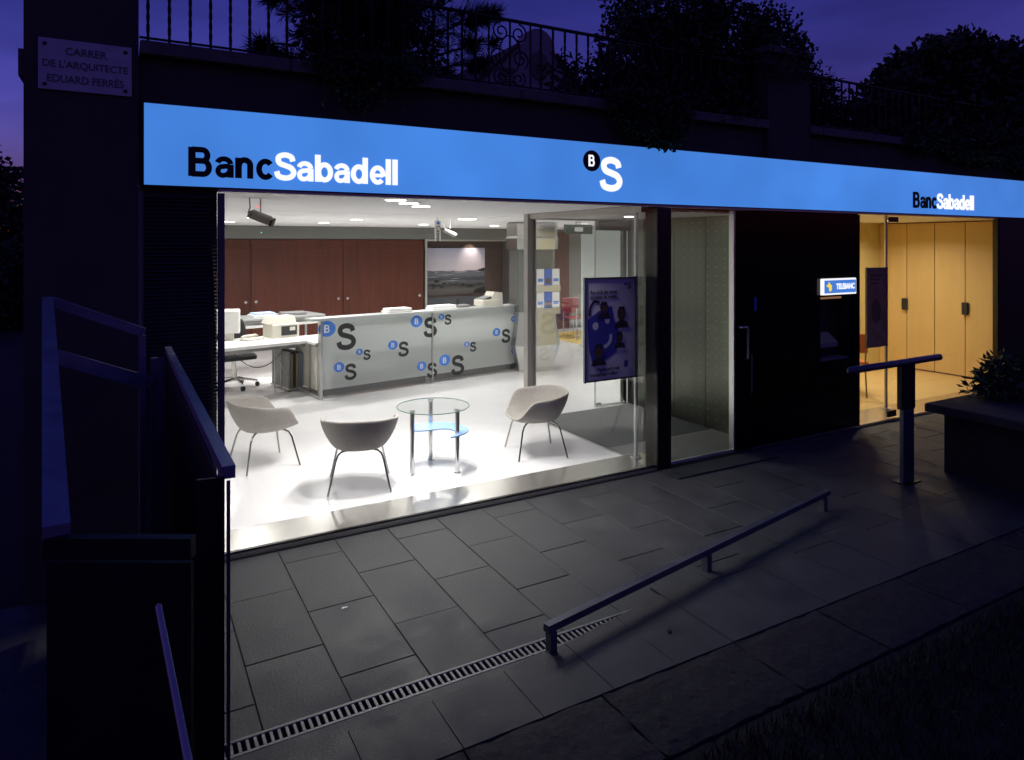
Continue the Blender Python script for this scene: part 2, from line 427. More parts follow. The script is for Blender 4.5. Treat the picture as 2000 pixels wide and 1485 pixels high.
# ---- pavement: slabs, each its own piece
pave = MB().box(-2.0, 15.0, -1.8015, -.006, -.07, -.005).build("pavement", M_mortar)
tag(pave, "slate slab pavement in front of the bank", None, kind="structure")
slab_meshes = {}
def slab(parent, x0, x1, y0, y1, z=0.0, th=.024):
    key = (round(x1 - x0, 3), round(y1 - y0, 3))
    if key not in slab_meshes:
        slab_meshes[key] = MB().bbox(-key[0] / 2, key[0] / 2, -key[1] / 2, key[1] / 2, -th, 0, .003).mesh("paving_slab", M_slab)
    return inst("paving_slab", slab_meshes[key], parent, ((x0 + x1) / 2, (y0 + y1) / 2, z + rng.uniform(-.0015, .0015)), (rng.uniform(-.0012, .0012), rng.uniform(-.0012, .0012), rng.uniform(-.001, .001)))
GAP = .0022
NX = 33
for i in range(-3, NX):
    xa = .125 + .39 * i
    cuts = [-.03, -.60, -1.28, -1.80] if i % 2 else [-.03, -.24, -.92, -1.60, -1.80]
    for a, b in zip(cuts, cuts[1:]):
        slab(pave, xa + GAP, xa + .39 - GAP, b + GAP, a - GAP)
# beyond the drain: one row of slabs raised a finger above the drain, its far edge swings toward the shop along the low rail
def yb(x):
    K = [(-3, -2.0), (.6, -1.995), (1.25, -1.992), (1.88, -1.935), (3.244, -1.69), (4.773, -1.41), (6.0, -1.20), (14, -1.0)]
    for (xa, ya), (xb, yc) in zip(K, K[1:]):
        if xa <= x <= xb: return ya + (yc - ya) * (x - xa) / (xb - xa)
    return K[-1][1]
apron = thing("apron", "slab apron between the drain and the rough stone edge", None, (0, 0, 0)); tag(apron, kind="structure")
MB().box(-2.0, 15.0, -2.40, -1.9125, -.07, -.004).build("bedding", M_mortar, apron)
MB().box(2.751, 15.0, -1.9124, -1.802, -.07, -.005).build("bedding", M_mortar, apron)
for i in range(-3, 34):
    xa, xc = .05 + .39 * i + GAP, .05 + .39 * (i + 1) - GAP
    ya, yc = yb(xa), yb(xc)
    rows = [(-2.335, None)] if max(ya, yc) < -1.75 else [(-2.335, -1.80 + .12 * (i % 2)), (-1.80 + .12 * (i % 2) + 2 * GAP, None)]
    for lo, hi in rows:
        if hi is None and ya - lo < .03: continue
        p = [(xa, lo), (xc, lo), (xc, yc if hi is None else hi), (xa, ya if hi is None else hi)]
        b = MB().prism(p, -.02, .014 + rng.uniform(-.001, .001))
        cx, cyy = (xa + xc) / 2, lo
        b.build("paving_slab", M_slab, apron, loc=(cx, cyy, 0))
kerb = MB()
for k in range(24):
    x0, x1 = -1 + k * .125, -1 + (k + 1) * .125
    if x1 > 1.95: break
    kerb.add([(x0, -1.912, .004), (x1, -1.912, .004), (x1, yb(x1) + .002, .008), (x0, yb(x0) + .002, .008)], [(3, 2, 1, 0)])
kerb.build("mortar_wedge", M_slab, apron)

# ---- rough stone edging and the dark planting bed nearest the camera
border = MB().box(-1, 15, -2.80, -2.335, -.07, -.012).build("stone_border", M_mortar); tag(border, kind="structure", label="rough granite edging along the apron")
def rough_block(x0, x1, y0, y1, z, seed):
    r2 = random.Random(seed); nx, ny = max(3, int((x1 - x0) / .06)), max(3, int((y1 - y0) / .06))
    b = MB(); vs, fs = [], []
    for j in range(ny + 1):
        for i in range(nx + 1):
            e = 0 if 0 < i < nx and 0 < j < ny else 1
            vs.append((x0 + (x1 - x0) * i / nx + (r2.uniform(-.005, .005) if e else 0), y0 + (y1 - y0) * j / ny + (r2.uniform(-.005, .005) if e else 0), z + r2.uniform(-.004, .004) - e * .006))
    for j in range(ny):
        for i in range(nx):
            a = j * (nx + 1) + i; fs.append((a, a + 1, a + nx + 2, a + nx + 1))
    n0 = len(vs); ring = [i for i in range(nx + 1)] + [(j + 1) * (nx + 1) - 1 for j in range(1, ny + 1)] + [ny * (nx + 1) + i for i in range(nx - 1, -1, -1)] + [j * (nx + 1) for j in range(ny - 1, 0, -1)]
    for q in ring: vs.append((vs[q][0], vs[q][1], -.03))
    m = len(ring)
    for k in range(m): fs.append((ring[k], n0 + k, n0 + (k + 1) % m, ring[(k + 1) % m]))
    return b.add(vs, fs)
x = -.6; k = 0
while x < 14:
    w = rng.uniform(.55, 1.15)
    rough_block(x + .005, x + w - .005, -2.78, -2.343, .016, 100 + k).build("granite_block", M_rough, border, loc=(x + w / 2, -2.56, 0))
    x += w; k += 1

bed = MB().add([(-1, -2.79, .0), (15, -2.79, .0), (15, -9, .10), (-1, -9, .10)], [(3, 2, 1, 0)]).build("planting_bed", M_ground); tag(bed, kind="structure")
gb = MB()
r3 = random.Random(5)
for k in range(26000):
    x = r3.uniform(.8, 9.5); y = -2.84 - abs(r3.gauss(0, .8)); h = r3.uniform(.03, .085); a = r3.uniform(0, 6.28); w = .0035
    z = .002 + (-2.79 - y) * .016; dx, dy = math.cos(a) * w, math.sin(a) * w; lx, ly = r3.uniform(-.03, .03), r3.uniform(-.03, .03)
    gb.add([(x - dx, y - dy, z), (x + dx, y + dy, z), (x + lx, y + ly, z + h)], [(0, 1, 2)])
tag(gb.build("grass", M_leafg), "dark short grass in the bed beyond the granite edging", "grass", kind="stuff")

# ---- drain grating
dr = thing("drain_grating", "pale slotted steel drain grating set in the slate pavement", "drain", (.2, -1.856, 0))
GX0, GX1 = -1.0, 2.75
MB().box(GX0, GX1, -1.912, -1.802, -.066, -.05).build("channel_floor", M_blackplastic, dr)
for y0, y1, nm in ((-1.822, -1.802, 'edge_rail'), (-1.912, -1.892, 'edge_rail')):
    MB().bbox(GX0, GX1, y0, y1, -.045, .006, .003).build(nm, M_galv, dr)
barm = MB().bbox(-.0075, .0075, -.0355, .0355, -.03, .0, .002).mesh("bar", M_galv)
k = 0; x = GX0 + .016
while x < GX1:
    inst("bar", barm, dr, (x - .2, 0, .003)); x += .0325; k += 1

# ---- low kerb rail
lr = thing("kerb_rail", "low dark steel rail on three short posts beside the drain", "rail", (1.911, -1.935, 0))
P0, P1 = Vector((1.87, -1.941, .14)), Vector((4.85, -1.394, .14))
MB().beam(P0, P1, .042, .038).build("top_bar", M_rail, lr)
for px_, py_ in ((1.905, -1.935), (3.244, -1.688), (4.773, -1.408)):
    MB().box(px_ - .02, px_ + .02, py_ - .024, py_ + .024, .0, .1205).build("post", M_rail, lr)
lr_base = MB().add([], [])

# ---- waist-high handrail on a single post
hr = thing("handrail", "round handrail on a single broad post in front of the yellow office", "handrail", (5.97, -1.35, 0))
MB().tube([(5.16, -1.35, 1.063), (5.19, -1.35, 1.063), (6.49, -1.35, 1.072), (6.52, -1.35, 1.072)], [.012, .03, .03, .012], 16).build("rail", M_rail, hr, smooth=True)
MB().box(5.875, 6.075, -1.372, -1.328, .66, 1.045).build("upper_plate", M_darkpanel, hr)
MB().box(5.905, 6.065, -1.367, -1.333, .0, .658).build("post", M_rail, hr)
MB().box(5.87, 6.10, -1.41, -1.29, .0145, .024).build("base_plate", M_darkpanel, hr)

# ---- planter
pl = thing("planter", "dark masonry planter with an overhanging stone coping", "planter", (7.5, -2.1, 0))
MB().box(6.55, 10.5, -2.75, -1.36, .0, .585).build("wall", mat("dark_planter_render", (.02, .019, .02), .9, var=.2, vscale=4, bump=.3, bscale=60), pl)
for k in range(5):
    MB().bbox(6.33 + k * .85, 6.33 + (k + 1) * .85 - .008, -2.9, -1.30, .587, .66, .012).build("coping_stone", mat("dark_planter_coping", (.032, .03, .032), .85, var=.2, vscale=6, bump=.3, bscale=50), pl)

# ================================================================= BUILDING
bld = tag(MB().box(-.4, 14, .14, 10.2, CEIL + .06, 3.30).build("terrace", M_concrete), kind="structure", label="terrace slab above the bank")
rw = thing("retaining_wall", "grey rendered retaining wall with stone coping above the sign", "wall", (3, .1, 2.5))
MB().box(.074, 14.0, .05, .138, CEIL + .0, 3.30).build("wall", M_concrete, rw)
x = .076; k = 0
while x < 13.5:
    w = .92 if x + .92 < 5.80 or x > 6.46 else max(.2, 5.805 - x)
    if 5.80 < x < 6.46: x = 6.46; continue
    MB().bbox(x, x + w - .006, -.035, .42, 3.302, 3.385, .010).build("coping_stone", M_coping, rw); x += w
def pillar(name, label, x0, x1, zt, cap):
    p = thing(name, label, "pillar", ((x0 + x1) / 2, .2, 0))
    MB().box(x0, x1, -.004, .55, -.05, zt).build("shaft", M_concrete, p)
    if cap: MB().bbox(x0 - .04, x1 + .04, -.045, .60, zt, zt + .07, .012).build("cap_stone", M_coping, p)
    return p
p1 = pillar("corner_pillar", "tall rendered corner pillar carrying the street name plaque", -.523, .070, 4.6, False)
MB().box(-.555, -.5235, .05, .5, 3.10, 3.26).build("string_course", M_coping, p1)
p2 = thing("terrace_pillar", "rendered terrace pillar overgrown by the large bush", "pillar", (6.13, .2, 3.0))
MB().box(5.81, 6.454, -.006, .55, 3.004, 4.10).build("shaft", M_concrete, p2)
MB().bbox(5.77, 6.494, -.045, .59, 4.10, 4.17, .012).build("cap_stone", M_coping, p2)
ep = tag(MB().box(10.372, 14, -.01, .055, -.05, CEIL).build("end_pillar", M_darkpanel), "dark pillar closing the shopfront beside the yellow office", "pillar")

# street plaque
pq = thing("street_plaque", "pale marble street name plaque fixed to the corner pillar", "plaque", (-.21, -.02, 3.02))
MB().bbox(-.451, .031, -.022, -.006, 3.022, 3.325, .003).build("slab", M_marble, pq)
for sx_ in (-.418, -.002):
    for sz in (3.05, 3.29):
        MB().disc((sx_, sz), .011, -.027, -.0222, 12, 'y').build("screw", M_iron, pq)
for body, z, s, k in (("CARRER", 3.236, .062, .215), ("DE L'ARQUITECTE", 3.157, .060, .440), ("EDUARD FERRÉS", 3.068, .064, .395)):
    text_mesh("lettering", body, s, M_carved, pq, (0, -.0035, z - 3.02), off=.0008, ext=.001, fit=k, align='CENTER')

# ---- illuminated fascia sign
sg = thing("fascia_sign", "long illuminated blue bank fascia sign across the shopfront", "sign", (5, 0, 2.474))
MB().box(.100, 14.0, .0, .046, 2.480, 2.995).build("light_panel", M_signblue, sg)
MB().box(.096, 14.0, -.003, .047, 2.996, 3.003).build("top_trim", M_bronze, sg)
MB().box(.096, 14.0, -.003, .047, 2.470, 2.479).build("bottom_trim", M_bronze, sg)
MB().box(.090, .0995, -.003, .047, 2.470, 3.003).build("end_cap", M_bronze, sg)
SXL = 1.085; LW = 1.08
b = MB(); xe = letters(b, "Banc", .353, 2.545, .190, -.006, SXL, .006, 1.16); b.build("banc_lettering", M_signblack, sg)
b = MB(); letters(b, "Sabadell", xe + .004, 2.545, .190, -.006, SXL, .006, LW); b.build("sabadell_lettering", M_signwhite, sg)
b = MB(); b.disc((3.562, 2.835), .092, -.0055, -.0005, 40, 'y'); bd = b.build("logo_disc", M_signblack, sg)
b = MB(); letters(b, "B", 3.526, 2.786, .100, -.0065, .95, .004); b.build("logo_initial", M_signwhite, bd)
b = MB(); letters(b, "S", 3.650, 2.578, .300, -.006, 1.17, .006, 1.1); b.build("logo_letter", M_signwhite, sg)
b = MB(); xe = letters(b, "Banc", 8.379, 2.552, .192, -.006, 1.03, .006, 1.18); b.build("banc_lettering", M_signblack, sg)
b = MB(); letters(b, "Sabadell", xe + .004, 2.552, .192, -.006, 1.03, .006, LW); b.build("sabadell_lettering", M_signwhite, sg)

# ---- louvre panel
lv = thing("louvre_panel", "black horizontal louvre panel between pillar and shop window", "louvre", (.32, .05, 0))
MB().box(.100, .530, .075, .09, .0, 2.46).build("backing", M_blackplastic, lv)
slm = MB().prism([(-.012, -.011), (-.004, -.013), (.016, .010), (.010, .013)], -.215, .215, 'x').mesh("slat", M_louvre)
for k in range(96):
    inst("slat", slm, lv, (-.005, .005, .02 + k * .0252))

# ---- shop window
sw = thing("shop_window", "large frameless shop window with steel jamb and header", "window", (2.4, 0, 0))
MB().box(.534, .572, -.002, .06, .0, 2.44).build("jamb", mat("matt_grey_jamb", (.14, .135, .13), .6, var=.1, vscale=10), sw)
MB().box(.534, 7.32, .0, .10, 2.452, 2.4685).build("header", M_header, sw)
MB().box(.574, 4.048, .016, .028, .034, 2.451).build("pane", M_glass, sw)
MB().box(4.053, 4.305, .016, .028, .034, 2.451).build("pane", M_glass, sw)
MB().box(.572, 4.305, .008, .036, .0315, .0415).build("bottom_rail", M_bronze, sw)
th = tag(MB().box(.45, 10.37, -.004, .425, -.045, FL).build("steel_threshold", M_plate), "polished steel threshold strip along the inside of the shop window", "threshold")
dc = tag(MB().bbox(4.308, 4.478, -.012, .165, -.02, 2.44, .006).build("door_column", M_bronze), "dark bronze column beside the entrance doors", "column")
ed = thing("entrance_door", "clear glass entrance door beside the black cash machine wall", "door", (4.9, .02, 0))
MB().box(4.482, 5.306, .02, .032, .045, 2.451).build("pane", M_glass, ed)
MB().box(4.482, 5.306, .014, .038, .0315, .044).build("bottom_rail", M_alu, ed)
em = tag(MB().bbox(4.30, 5.62, -.30, -.05, .0012, .016, .006).build("entrance_mat", M_mat), "narrow dark mat on the slabs before the entrance door", "mat")

# ---- black wall with cash machine
aw = thing("black_wall", "glossy black panel wall holding the cash machine", "wall", (6.3, 0, 0))
AX0, AX1, AZ0, AZ1 = 6.645, 7.23, .81, 1.53
MB().box(5.332, AX0, .0, .05, .0, 2.4415).build("panel", M_black, aw)
MB().box(AX1, 7.322, .0, .05, .0, 2.4415).build("panel", M_black, aw)
MB().box(AX0, AX1, .0, .05, .0, AZ0).build("panel", M_black, aw)
MB().box(AX0, AX1, .0, .05, AZ1, 2.4415).build("panel", M_black, aw)
MB().box(5.308, 5.330, -.003, .06, .0, 2.4415).build("edge_trim", M_steel, aw)
MB().box(7.3235, 7.336, -.003, .06, .0, 2.4415).build("edge_trim", M_bronze, aw)
MB().box(5.56, 5.572, -.006, -.0005, .58, .98).build("door_edge_strip", M_alu, aw)
tag(MB().tube([(5.37, -.001, 1.27), (5.37, -.05, 1.27), (5.44, -.055, 1.27), (5.455, -.055, 1.255), (5.455, -.055, .95), (5.455, -.001, .94)], .011, 8).build("pull_handle", M_alu, aw, smooth=True), "bent steel pull handle")
MB().box(5.60, 5.64, -.003, -.0005, 1.42, 1.56).build("blue_sticker", M_bluepaper, aw)
atm = thing("cash_machine", "cash machine with lit blue and white sign in the black wall", "cash machine", (6.93, 0, .81))
MB().box(AX0, AX1, .20, .26, AZ0, AZ1).build("housing", M_blackplastic, atm)
for a_, b_ in ((AX0, AX0 + .012), (AX1 - .012, AX1)):
    MB().box(a_, b_, .051, .2, AZ0, AZ1).build("cheek", M_blackplastic, atm)
MB().box(AX0 + .012, AX1 - .012, .051, .2, AZ0, AZ0 + .012).build("shelf", M_grey, atm)
MB().box(AX0 + .012, AX1 - .012, .051, .2, AZ1 - .012, AZ1).build("canopy", M_blackplastic, atm)
MB().box(AX0 + .012, AX1 - .15, .052, .06, 1.492, 1.514).build("lit_slot", M_amber, atm)
MB().box(AX0 + .03, AX0 + .23, .185, .1995, 1.27, 1.43).build("card_slot_panel", M_grey, atm)
MB().add([(AX0 + .05, .19, 1.10), (AX1 - .2, .19, 1.10), (AX1 - .2, .06, 1.00), (AX0 + .05, .06, 1.00), (AX0 + .05, .19, .95), (AX1 - .2, .19, .95), (AX1 - .2, .06, .95), (AX0 + .05, .06, .95)],
         [(0, 3, 2, 1), (7, 4, 5, 6), (3, 7, 6, 2), (0, 4, 7, 3), (1, 2, 6, 5), (0, 1, 5, 4)]).build("keypad_console", M_grey, atm)
MB().disc((AX0 + .21, 1.34), .008, .178, .1845, 12, 'y').build("indicator", M_led, atm)
sb_ = MB().bbox(6.635, 7.225, -.036, -.002, 1.545, 1.724, .006).build("sign_box", M_signwhite, atm)
MB().box(6.662, 7.212, -.0385, -.0365, 1.563, 1.706).build("sign_face", M_atmblue, sb_)
text_mesh("lettering", "TELEBANC", .085, M_signwhite, sb_, (6.862 - 6.93, -.0405, 1.607 - .81), off=.003, ext=.001, fit=.325)
bird = MB().prism([(6.690, 1.645), (6.72, 1.66), (6.738, 1.69), (6.757, 1.665), (6.785, 1.648), (6.78, 1.60), (6.76, 1.582), (6.738, 1.592), (6.740, 1.625), (6.72, 1.632)], -.0415, -.039, 'y')
bird.build("yellow_emblem", M_atmyellow, sb_)

# ---- interior shell
def S(mb, name, m): return tag(mb.build(name, m), kind="structure")
S(MB().box(.0, 7.32, .4255, 10.0, -.05, FL), "floor", M_floor)
S(MB().box(7.325, 13, 2.6, 10.0, -.05, FL), "floor_lobby", M_floor)
S(MB().box(.0, 13, .47, 2.982, CEIL, CEIL + .05), "ceiling", M_ceil)
S(MB().box(.0, 13, 3.012, 10.2, CEIL, CEIL + .05), "ceiling_rear", M_ceil)
S(MB().box(.535, 13, .101, .469, CEIL, CEIL + .05), "ceiling_front", M_ceil)
S(MB().box(-.1, .0, .1, 10.0, -.05, CEIL + .05), "wall_side", M_wallw)
S(MB().box(-.1, 13.1, 9.62, 9.72, -.05, CEIL + .05), "wall_back", M_wallw)
S(MB().box(13.0, 13.1, .5, 9.62, -.05, CEIL + .05), "wall_end", M_wallw)
S(MB().box(.0, .534, .095, .15, -.05, CEIL), "wall_front", M_wallw)

# mahogany sliding cupboards
cup = thing("sliding_cupboards", "mahogany sliding cupboard doors along the back wall", "cupboard", (3.5, 9.2, 0))
for x0, x1, dy in ((.35, 2.112, .0), (2.122, 3.915, .0), (3.925, 5.705, .0)):
    d = MB().bbox(x0, x1, 9.20 + dy, 9.24 + dy, .06, 2.205, .003).build("door", M_wood, cup)
    for kx in (x0 + .09, x1 - .09):
        MB().lathe([(0.0, -.012), (.028, -.012), (.03, 0.0), (.012, .002), (0, .002)], 14).build("finger_pull", M_chrome, d, world=False)
        o = children(d)[-1]; o.rotation_euler = (R(90), 0, 0); o.location = (kx - 3.5, 9.197 - 9.2, .99)
MB().box(.1, 5.72, 9.245, 9.60, .0, 2.205).build("carcass", M_blackplastic, cup)
MB().box(.1, 5.72, 9.23, 9.244, .03, .06).build("plinth", M_alu, cup)
sf = tag(MB().box(.05, 7.90, 9.15, 9.60, 2.215, CEIL - .002).build("soffit_band", M_soffit), "grey mesh band above the cupboards", "soffit")
ld = tag(MB().disc((2.30, 2.335), .012, 9.138, 9.149, 12, 'y').build("indicator_light", M_led), "tiny green light on the grey band", "light")

# recess with beach picture
rc = thing("picture_recess", "dark recessed wall bay framed by pale posts behind the counter", "recess", (6.8, 9.4, 0))
MB().box(5.725, 5.775, 9.16, 9.60, .0, 2.213).build("post", M_alu, rc)
MB().box(7.85, 7.93, 9.16, 9.60, .0, 2.213).build("post", M_alu, rc)
MB().box(5.776, 7.849, 9.52, 9.56, .0, 2.21).build("back_panel", M_recess, rc)
MB().box(5.776, 7.849, 9.50, 9.519, .0, .90).build("lower_panel", M_recesslow, rc)
MB().box(5.776, 7.849, 9.17, 9.21, 2.175, 2.213).build("header", M_alu, rc)
m = bpy.data.materials.new("beach_photograph_print"); m.use_nodes = True
n, l = m.node_tree.nodes, m.node_tree.links
tcn = n.new("ShaderNodeTexCoord"); sp = n.new("ShaderNodeSeparateXYZ"); l.new(tcn.outputs["Generated"], sp.inputs[0])
nz = n.new("ShaderNodeTexNoise"); nz.inputs["Scale"].default_value = 9; nz.inputs["Detail"].default_value = 6
mpp = n.new("ShaderNodeMapping"); mpp.inputs["Scale"].default_value = (.8, 1, 3); l.new(tcn.outputs["Generated"], mpp.inputs[0]); l.new(mpp.outputs[0], nz.inputs["Vector"])
ad = n.new("ShaderNodeMath"); ad.operation = 'MULTIPLY_ADD'; ad.inputs[1].default_value = .16; l.new(nz.outputs["Fac"], ad.inputs[0])
sb2 = n.new("ShaderNodeMath"); sb2.operation = 'SUBTRACT'; sb2.inputs[1].default_value = .08; l.new(sp.outputs["Z"], sb2.inputs[0]); l.new(sb2.outputs[0], ad.inputs[2])
rp = n.new("ShaderNodeValToRGB"); e = rp.color_ramp.elements
e[0].position = 0; e[0].color = (.085, .075, .07, 1); e[1].position = 1; e[1].color = (.55, .55, .72, 1)
for p, c in ((.12, (.12, .11, .105, 1)), (.2, (.035, .035, .035, 1)), (.27, (.14, .145, .16, 1)), (.33, (.06, .065, .075, 1)), (.42, (.16, .165, .2, 1)), (.50, (.15, .155, .2, 1)), (.515, (.72, .66, .72, 1)), (.75, (.70, .67, .78, 1))):
    x_ = rp.color_ramp.elements.new(p); x_.color = c
l.new(ad.outputs[0], rp.inputs[0]); l.new(rp.outputs[0], n["Principled BSDF"].inputs["Base Color"]); n["Principled BSDF"].inputs["Roughness"].default_value = .45
pic = tag(MB().box(5.80, 7.36, 9.485, 9.4985, .955, 2.02).build("beach_picture", m), "wide photograph of a rocky beach at dusk hung behind the counter", "picture")

rp_ = random.Random(12)
def print_shape(name, pts, k, m_): MB().prism(pts, 9.4845 - .0004 * k - .0003, 9.4845 - .0004 * k, 'y').build(name, m_, pic)
M_rock = mat("dark_rock_print", (.018, .018, .020), .5); M_foam = mat("pale_foam_print", (.36, .36, .40), .5)
for k in range(5):
    x0 = 5.83 + rp_.uniform(0, .9); z0 = 1.27 + .045 * k; w = rp_.uniform(.25, .6)
    print_shape("foam_streak", [(x0, z0), (x0 + w * .5, z0 - .006), (x0 + w, z0 + .004), (x0 + w * .6, z0 + .014)], 1, M_foam)
for k in range(14):
    cx = 5.86 + rp_.uniform(0, 1) ** 1.4 * 1.35; cz = 1.16 + rp_.uniform(-.06, .12); w = rp_.uniform(.03, .10); h = w * .42
    print_shape("rock", [(cx + w * math.cos(R(a)) * rp_.uniform(.75, 1.1), cz + h * math.sin(R(a)) * rp_.uniform(.7, 1.15)) for a in range(0, 360, 40)], 2 + k % 3, M_rock)
print_shape("headland", [(7.12, 1.49), (7.22, 1.53), (7.358, 1.56), (7.358, 1.48)], 2, M_rock)
print_shape("shore_shadow", [(7.05, .97), (7.1, 1.06), (7.358, 1.12), (7.358, .97)], 2, M_rock)

# far right: timber door, frosted partition, lounge bits
tag(MB().bbox(8.3, 9.56, 9.2, 9.26, .03, 2.40, .004).build("timber_door", M_wood), "tall mahogany door beyond the steel kiosk", "door")
tag(MB().box(9.58, 10.9, 9.25, 9.3, .03, 2.40).build("grey_panel", M_grey), "plain grey panel beside the far mahogany door", "panel")
fp = thing("frosted_partition", "pale frosted glass office partition behind the vestibule", "partition", (8.1, 4.5, 0))
for y0, y1 in ((2.65, 3.95), (3.96, 5.27), (5.28, 6.6)):
    MB().box(8.085, 8.105, y0, y1, .05, 2.40).build("pane", M_frostw, fp)
MB().box(8.07, 8.12, 2.62, 6.63, 2.402, 2.468).build("head_rail", M_alu, fp)
MB().box(8.07, 8.12, 2.62, 6.63, .031, .048).build("floor_rail", M_alu, fp)
tag(MB().box(8.2, 10.6, 6.7, 8.6, FL + .001, FL + .012).build("carpet", M_carpet), "yellow carpet in the far corner beyond the kiosk", "carpet")
rcx, rcy = 8.75, 7.75
rchair = thing("red_chair", "small red chair at the far end of the room", "chair", (rcx, rcy, FL + .012))
MB().bbox(-.22, .22, -.22, .22, .42, .45, .012).build("seat", M_red, rchair, world=False)
MB().bbox(-.22, .22, .20, .23, .52, .86, .010).build("backrest", M_red, rchair, world=False)
for a_ in (-.19, .19):
    for b_ in (-.19, .21):
        MB().tube([(a_, b_, 0), (a_, b_, .42 if b_ < 0 else .6)], .011, 8).build("leg", M_chrome, rchair, world=False)
gt = thing("side_table", "small glass topped table beside the red chair", "table", (8.65, 7.15, FL + .012))
MB().disc((0, 0), .36, .70, .712, 32).build("top", M_glasst, gt, world=False)
for a_ in (30, 150, 270):
    MB().tube([(.24 * math.cos(R(a_)), .24 * math.sin(R(a_)), 0), (.24 * math.cos(R(a_)), .24 * math.sin(R(a_)), .70)], .014, 8).build("leg", M_chrome, gt, world=False)

# ---- vestibule
S(MB().box(5.735, 5.79, .06, 2.2, FL, CEIL), "wall_vestibule", M_darkpanel)
vw = thing("perforated_wall", "studded brushed steel wall panels of the entrance vestibule", "wall panels", (5.72, 1.1, FL))
for y0, y1 in ((.062, .790), (.796, 1.30), (1.306, 2.10)):
    MB().box(5.722, 5.734, y0, y1, FL + .005, 2.435).build("panel", M_perf, vw)
stud = MB().lathe([(0.0, .004), (.004, .0035), (.007, .001), (.007, .0)], 10).mesh("stud", mat("dull_stud_steel", (.30, .31, .28), .35, metal=1.0), smooth=True)
for iy in range(9):
    for iz in range(23):
        inst("stud", stud, vw, (5.722 - 5.72, .13 + iy * .125 + (.0 if iz % 2 else .0) - 1.1, .12 + iz * .10 - FL + .03), (0, R(-90), 0))
for k in range(3):
    MB().disc((1.62, 1.28 + k * .055), .012, 5.715, 5.7215, 12, 'x').build("button", M_blackplastic, vw)
MB().box(5.7165, 5.7215, .14, .24, 1.44, 1.56).build("blue_sticker", M_bluepaper, vw)
MB().disc((.12, .80), .02, 5.70, 5.7215, 12, 'x').build("lock", M_chrome, vw)
tag(MB().bbox(4.262, 5.715, .70, 2.10, FL + .0008, FL + .008, .003).build("entry_carpet", M_mat), "charcoal carpet on the vestibule floor", "carpet")
gtr = thing("entry_grating", "ribbed steel entry grating just inside the entrance door", "grating", (4.99, .56, FL))
for k in range(53):
    MB().box(4.484 if k < 32 else 4.262, 5.715, .045 + k * .0122, .045 + k * .0122 + .0085, FL + .0008, FL + .008).build("rib", M_matlight, gtr)
vp = thing("vestibule_screen", "steel framed glass screen between lounge and vestibule", "glass screen", (4.25, 1.1, FL))
MB().box(4.19, 4.275, 2.16, 2.25, FL, CEIL - .003).build("post", M_frame, vp)
MB().box(4.282, 4.312, 2.165, 2.245, FL, 2.40).build("post", M_frame, vp)
MB().box(4.215, 4.285, .11, 2.158, 2.405, CEIL - .003).build("top_beam", M_frame, vp)
MB().box(4.245, 4.257, .12, 2.15, FL + .004, 2.404).build("pane", M_glass, vp)
MB().box(4.313, 5.72, 2.17, 2.235, 2.40, CEIL - .003).build("rear_beam", M_frame, vp)
MB().box(4.235, 4.267, .42, 2.158, FL + .0005, FL + .0035).build("floor_strip", M_alu, vp)
idr = thing("inner_door", "inner glass door of the vestibule with dark closing stile", "door", (5.45, 2.2, FL))
MB().box(5.215, 5.64, 2.195, 2.205, FL + .02, 2.395).build("leaf", M_glass, idr)
MB().box(5.205, 5.2145, 2.19, 2.21, FL + .02, 2.395).build("edge", M_alu, idr)
MB().box(5.642, 5.70, 2.17, 2.23, FL, 2.395).build("stile", M_bronze, idr)
MB().box(5.22, 5.64, 2.185, 2.215, FL + .006, FL + .0195).build("bottom_rail", M_alu, idr)
MB().box(5.21, 5.30, 2.18, 2.22, FL + .003, FL + .045).build("pivot_patch", M_chrome, idr)
MB().box(5.20, 5.70, 2.10, 2.168, 2.28, 2.40).build("door_closer", M_darkpanel, idr)
vc = thing("slatted_ceiling", "slatted metal ceiling over the vestibule", "ceiling panel", (5, .9, 2.4))
for k in range(30):
    MB().box(4.33 + k * .0465, 4.355 + k * .0465, .12, 2.09, 2.418, 2.44).build("slat", M_alu, vc)
MB().box(4.32, 5.72, .12, 2.09, 2.4405, 2.446).build("backing", M_darkpanel, vc)
S(MB().box(4.286, 5.73, .101, 2.16, 2.448, 2.4665), "ceiling_vestibule", M_darkpanel)

